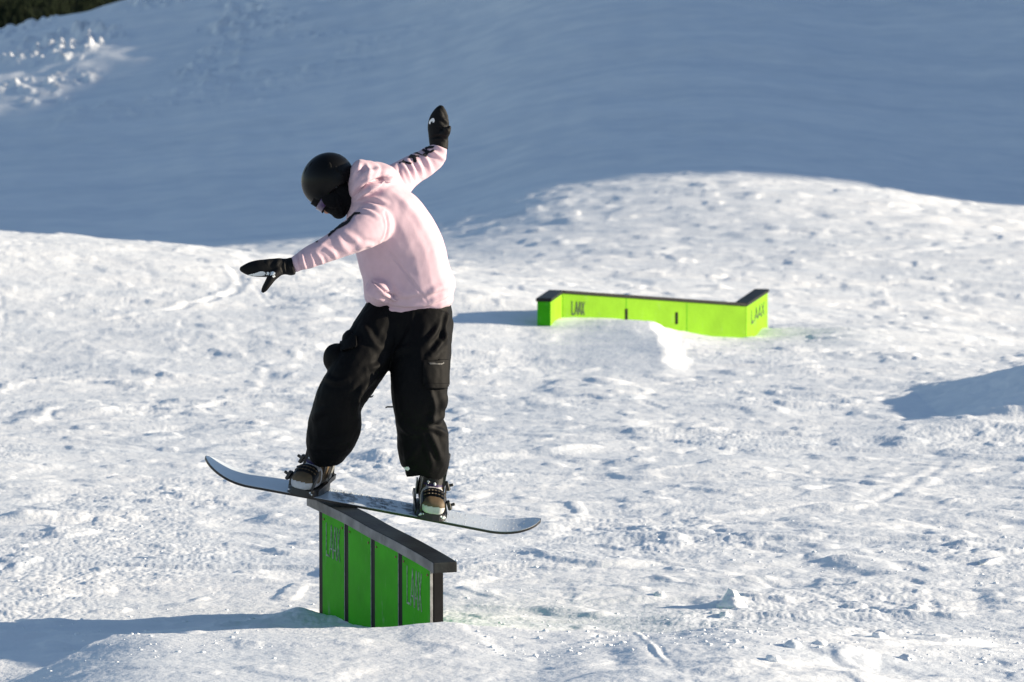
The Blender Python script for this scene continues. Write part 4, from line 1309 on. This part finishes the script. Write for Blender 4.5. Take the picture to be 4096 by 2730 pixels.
# ------------------------------------------------------------------ loose snow
def lump(c, r, seed, squash=.7, n=2):
    bm = bmesh.new(); bmesh.ops.create_icosphere(bm, subdivisions=n, radius=1.0)
    v = np.array([tuple(q.co) for q in bm.verts])
    k = 1 + .38 * noise3(v * 1.3 + seed * 7.7, seed) + .22 * noise3(v * 3.1 + seed, seed + 1)
    v = v * k[:, None] * np.array([r, r, r * squash]) + np.array(c)
    fs = [tuple(x.index for x in f.verts) for f in bm.faces]
    bm.free()
    return v, fs
def on_snow(px, py, guess):
    """point where the sight line meets the ground"""
    d = np.linspace(guess - 4, guess + 8, 900)
    x = (px - 2048) / FPX * d
    z = CAM_Z - d * (py - ROW_H) / FPX
    g = zground(x, d)
    i = int(np.argmax(z < g))
    return Vector((x[i], d[i], g[i]))
def clods():
    r = random.Random(77); V = []; F = []
    cnt = 0
    pts = []
    while cnt < 700:
        px = r.uniform(-150, 4250); py = 2740 - 700 * r.random()**1.5
        if r.random() > .35 + .65 * (px > 1900): continue
        d = FPX * CAM_Z / (py - 274.0) * (1 + .02 * r.random())
        x = (px - 2048) / FPX * d
        if noise2(np.array([x * .9]), np.array([d * .6]), 48)[0] + .25 * r.random() < .05: continue
        if -1.15 < x < -.1 and 17.3 < d < 19.0: continue
        pts.append((x, d, -.0 + .005 + .013 * r.random()**4)); cnt += 1
    arr = np.array(pts); zz = zground(arr[:, 0], arr[:, 1])
    for (x, d, s), z in zip(pts, zz):
        v, f = lump((x, d, z - s * .1), s, r.randint(0, 999), r.uniform(.5, .8), 1)
        b = len(V); V += [tuple(q) for q in v]; F += [tuple(i + b for i in q) for q in f]
    o = link('loose_snow_crumbs', mesh_from(V, F), M['snow'])
    tag(o, label='small snow crumbs scattered over the churned snow', cat='snow', kind='stuff')
clods()

def clump(verts, faces, label, group=None):
    o = link('snow_clump', mesh_from(verts, faces), M['snow'])
    tag(o, label, 'snow clump', group)
# conical clump
c = on_snow(2945, 2425, 18.5)
v, f = lump((0, 0, 0), 1.0, 4, 1.0, 3)
v = np.asarray(v); hgt = np.clip((v[:, 2] + .6) / 1.7, 0, 1)
v[:, 0] = v[:, 0] * (.100 - .105 * hgt**.6 + .02 * hgt) - .02 * hgt; v[:, 1] *= (.11 - .09 * hgt); v[:, 2] = v[:, 2] * .045 + .022
v += .006 * np.stack([noise3(v * 40, 3), noise3(v * 40, 4), noise3(v * 40, 5)], 1)
clump(v + np.array(c), f, 'cone shaped snow clump standing up from the churned snow')
# thin wedge slab sticking out
c = on_snow(3965, 2262, 19)
v, f = lump((0, 0, 0), 1.0, 9, 1.0, 3)
v = np.asarray(v); k = np.clip((v[:, 0] + 1) / 2, 0, 1)
v = np.stack([v[:, 0] * .060, v[:, 1] * .05 * (1.1 - k), v[:, 2] * .016 * (1.15 - k) + .035 * k], 1)
clump(v + np.array(c), f, 'thin wedge shaped snow slab tilted up out of the snow')
for i, (px, py, r_) in enumerate(((3525, 2560, .026), (3290, 2590, .024), (3180, 2600, .028), (3100, 2655, .022), (2905, 2475, .027), (3640, 2650, .026), (2640, 2390, .022))):
    c = on_snow(px, py, 17)
    v, f = lump(tuple(c + Vector((0, 0, r_ * .05))), r_ * 1.15, 20 + i, .62, 3)
    clump(v, f, 'rounded snow clod lying on the churned snow beyond the snow lip', 'rounded snow clods')

print('objects', len(bpy.data.objects), 'tris', sum(len(o.data.polygons) for o in bpy.data.objects if o.type == 'MESH'))
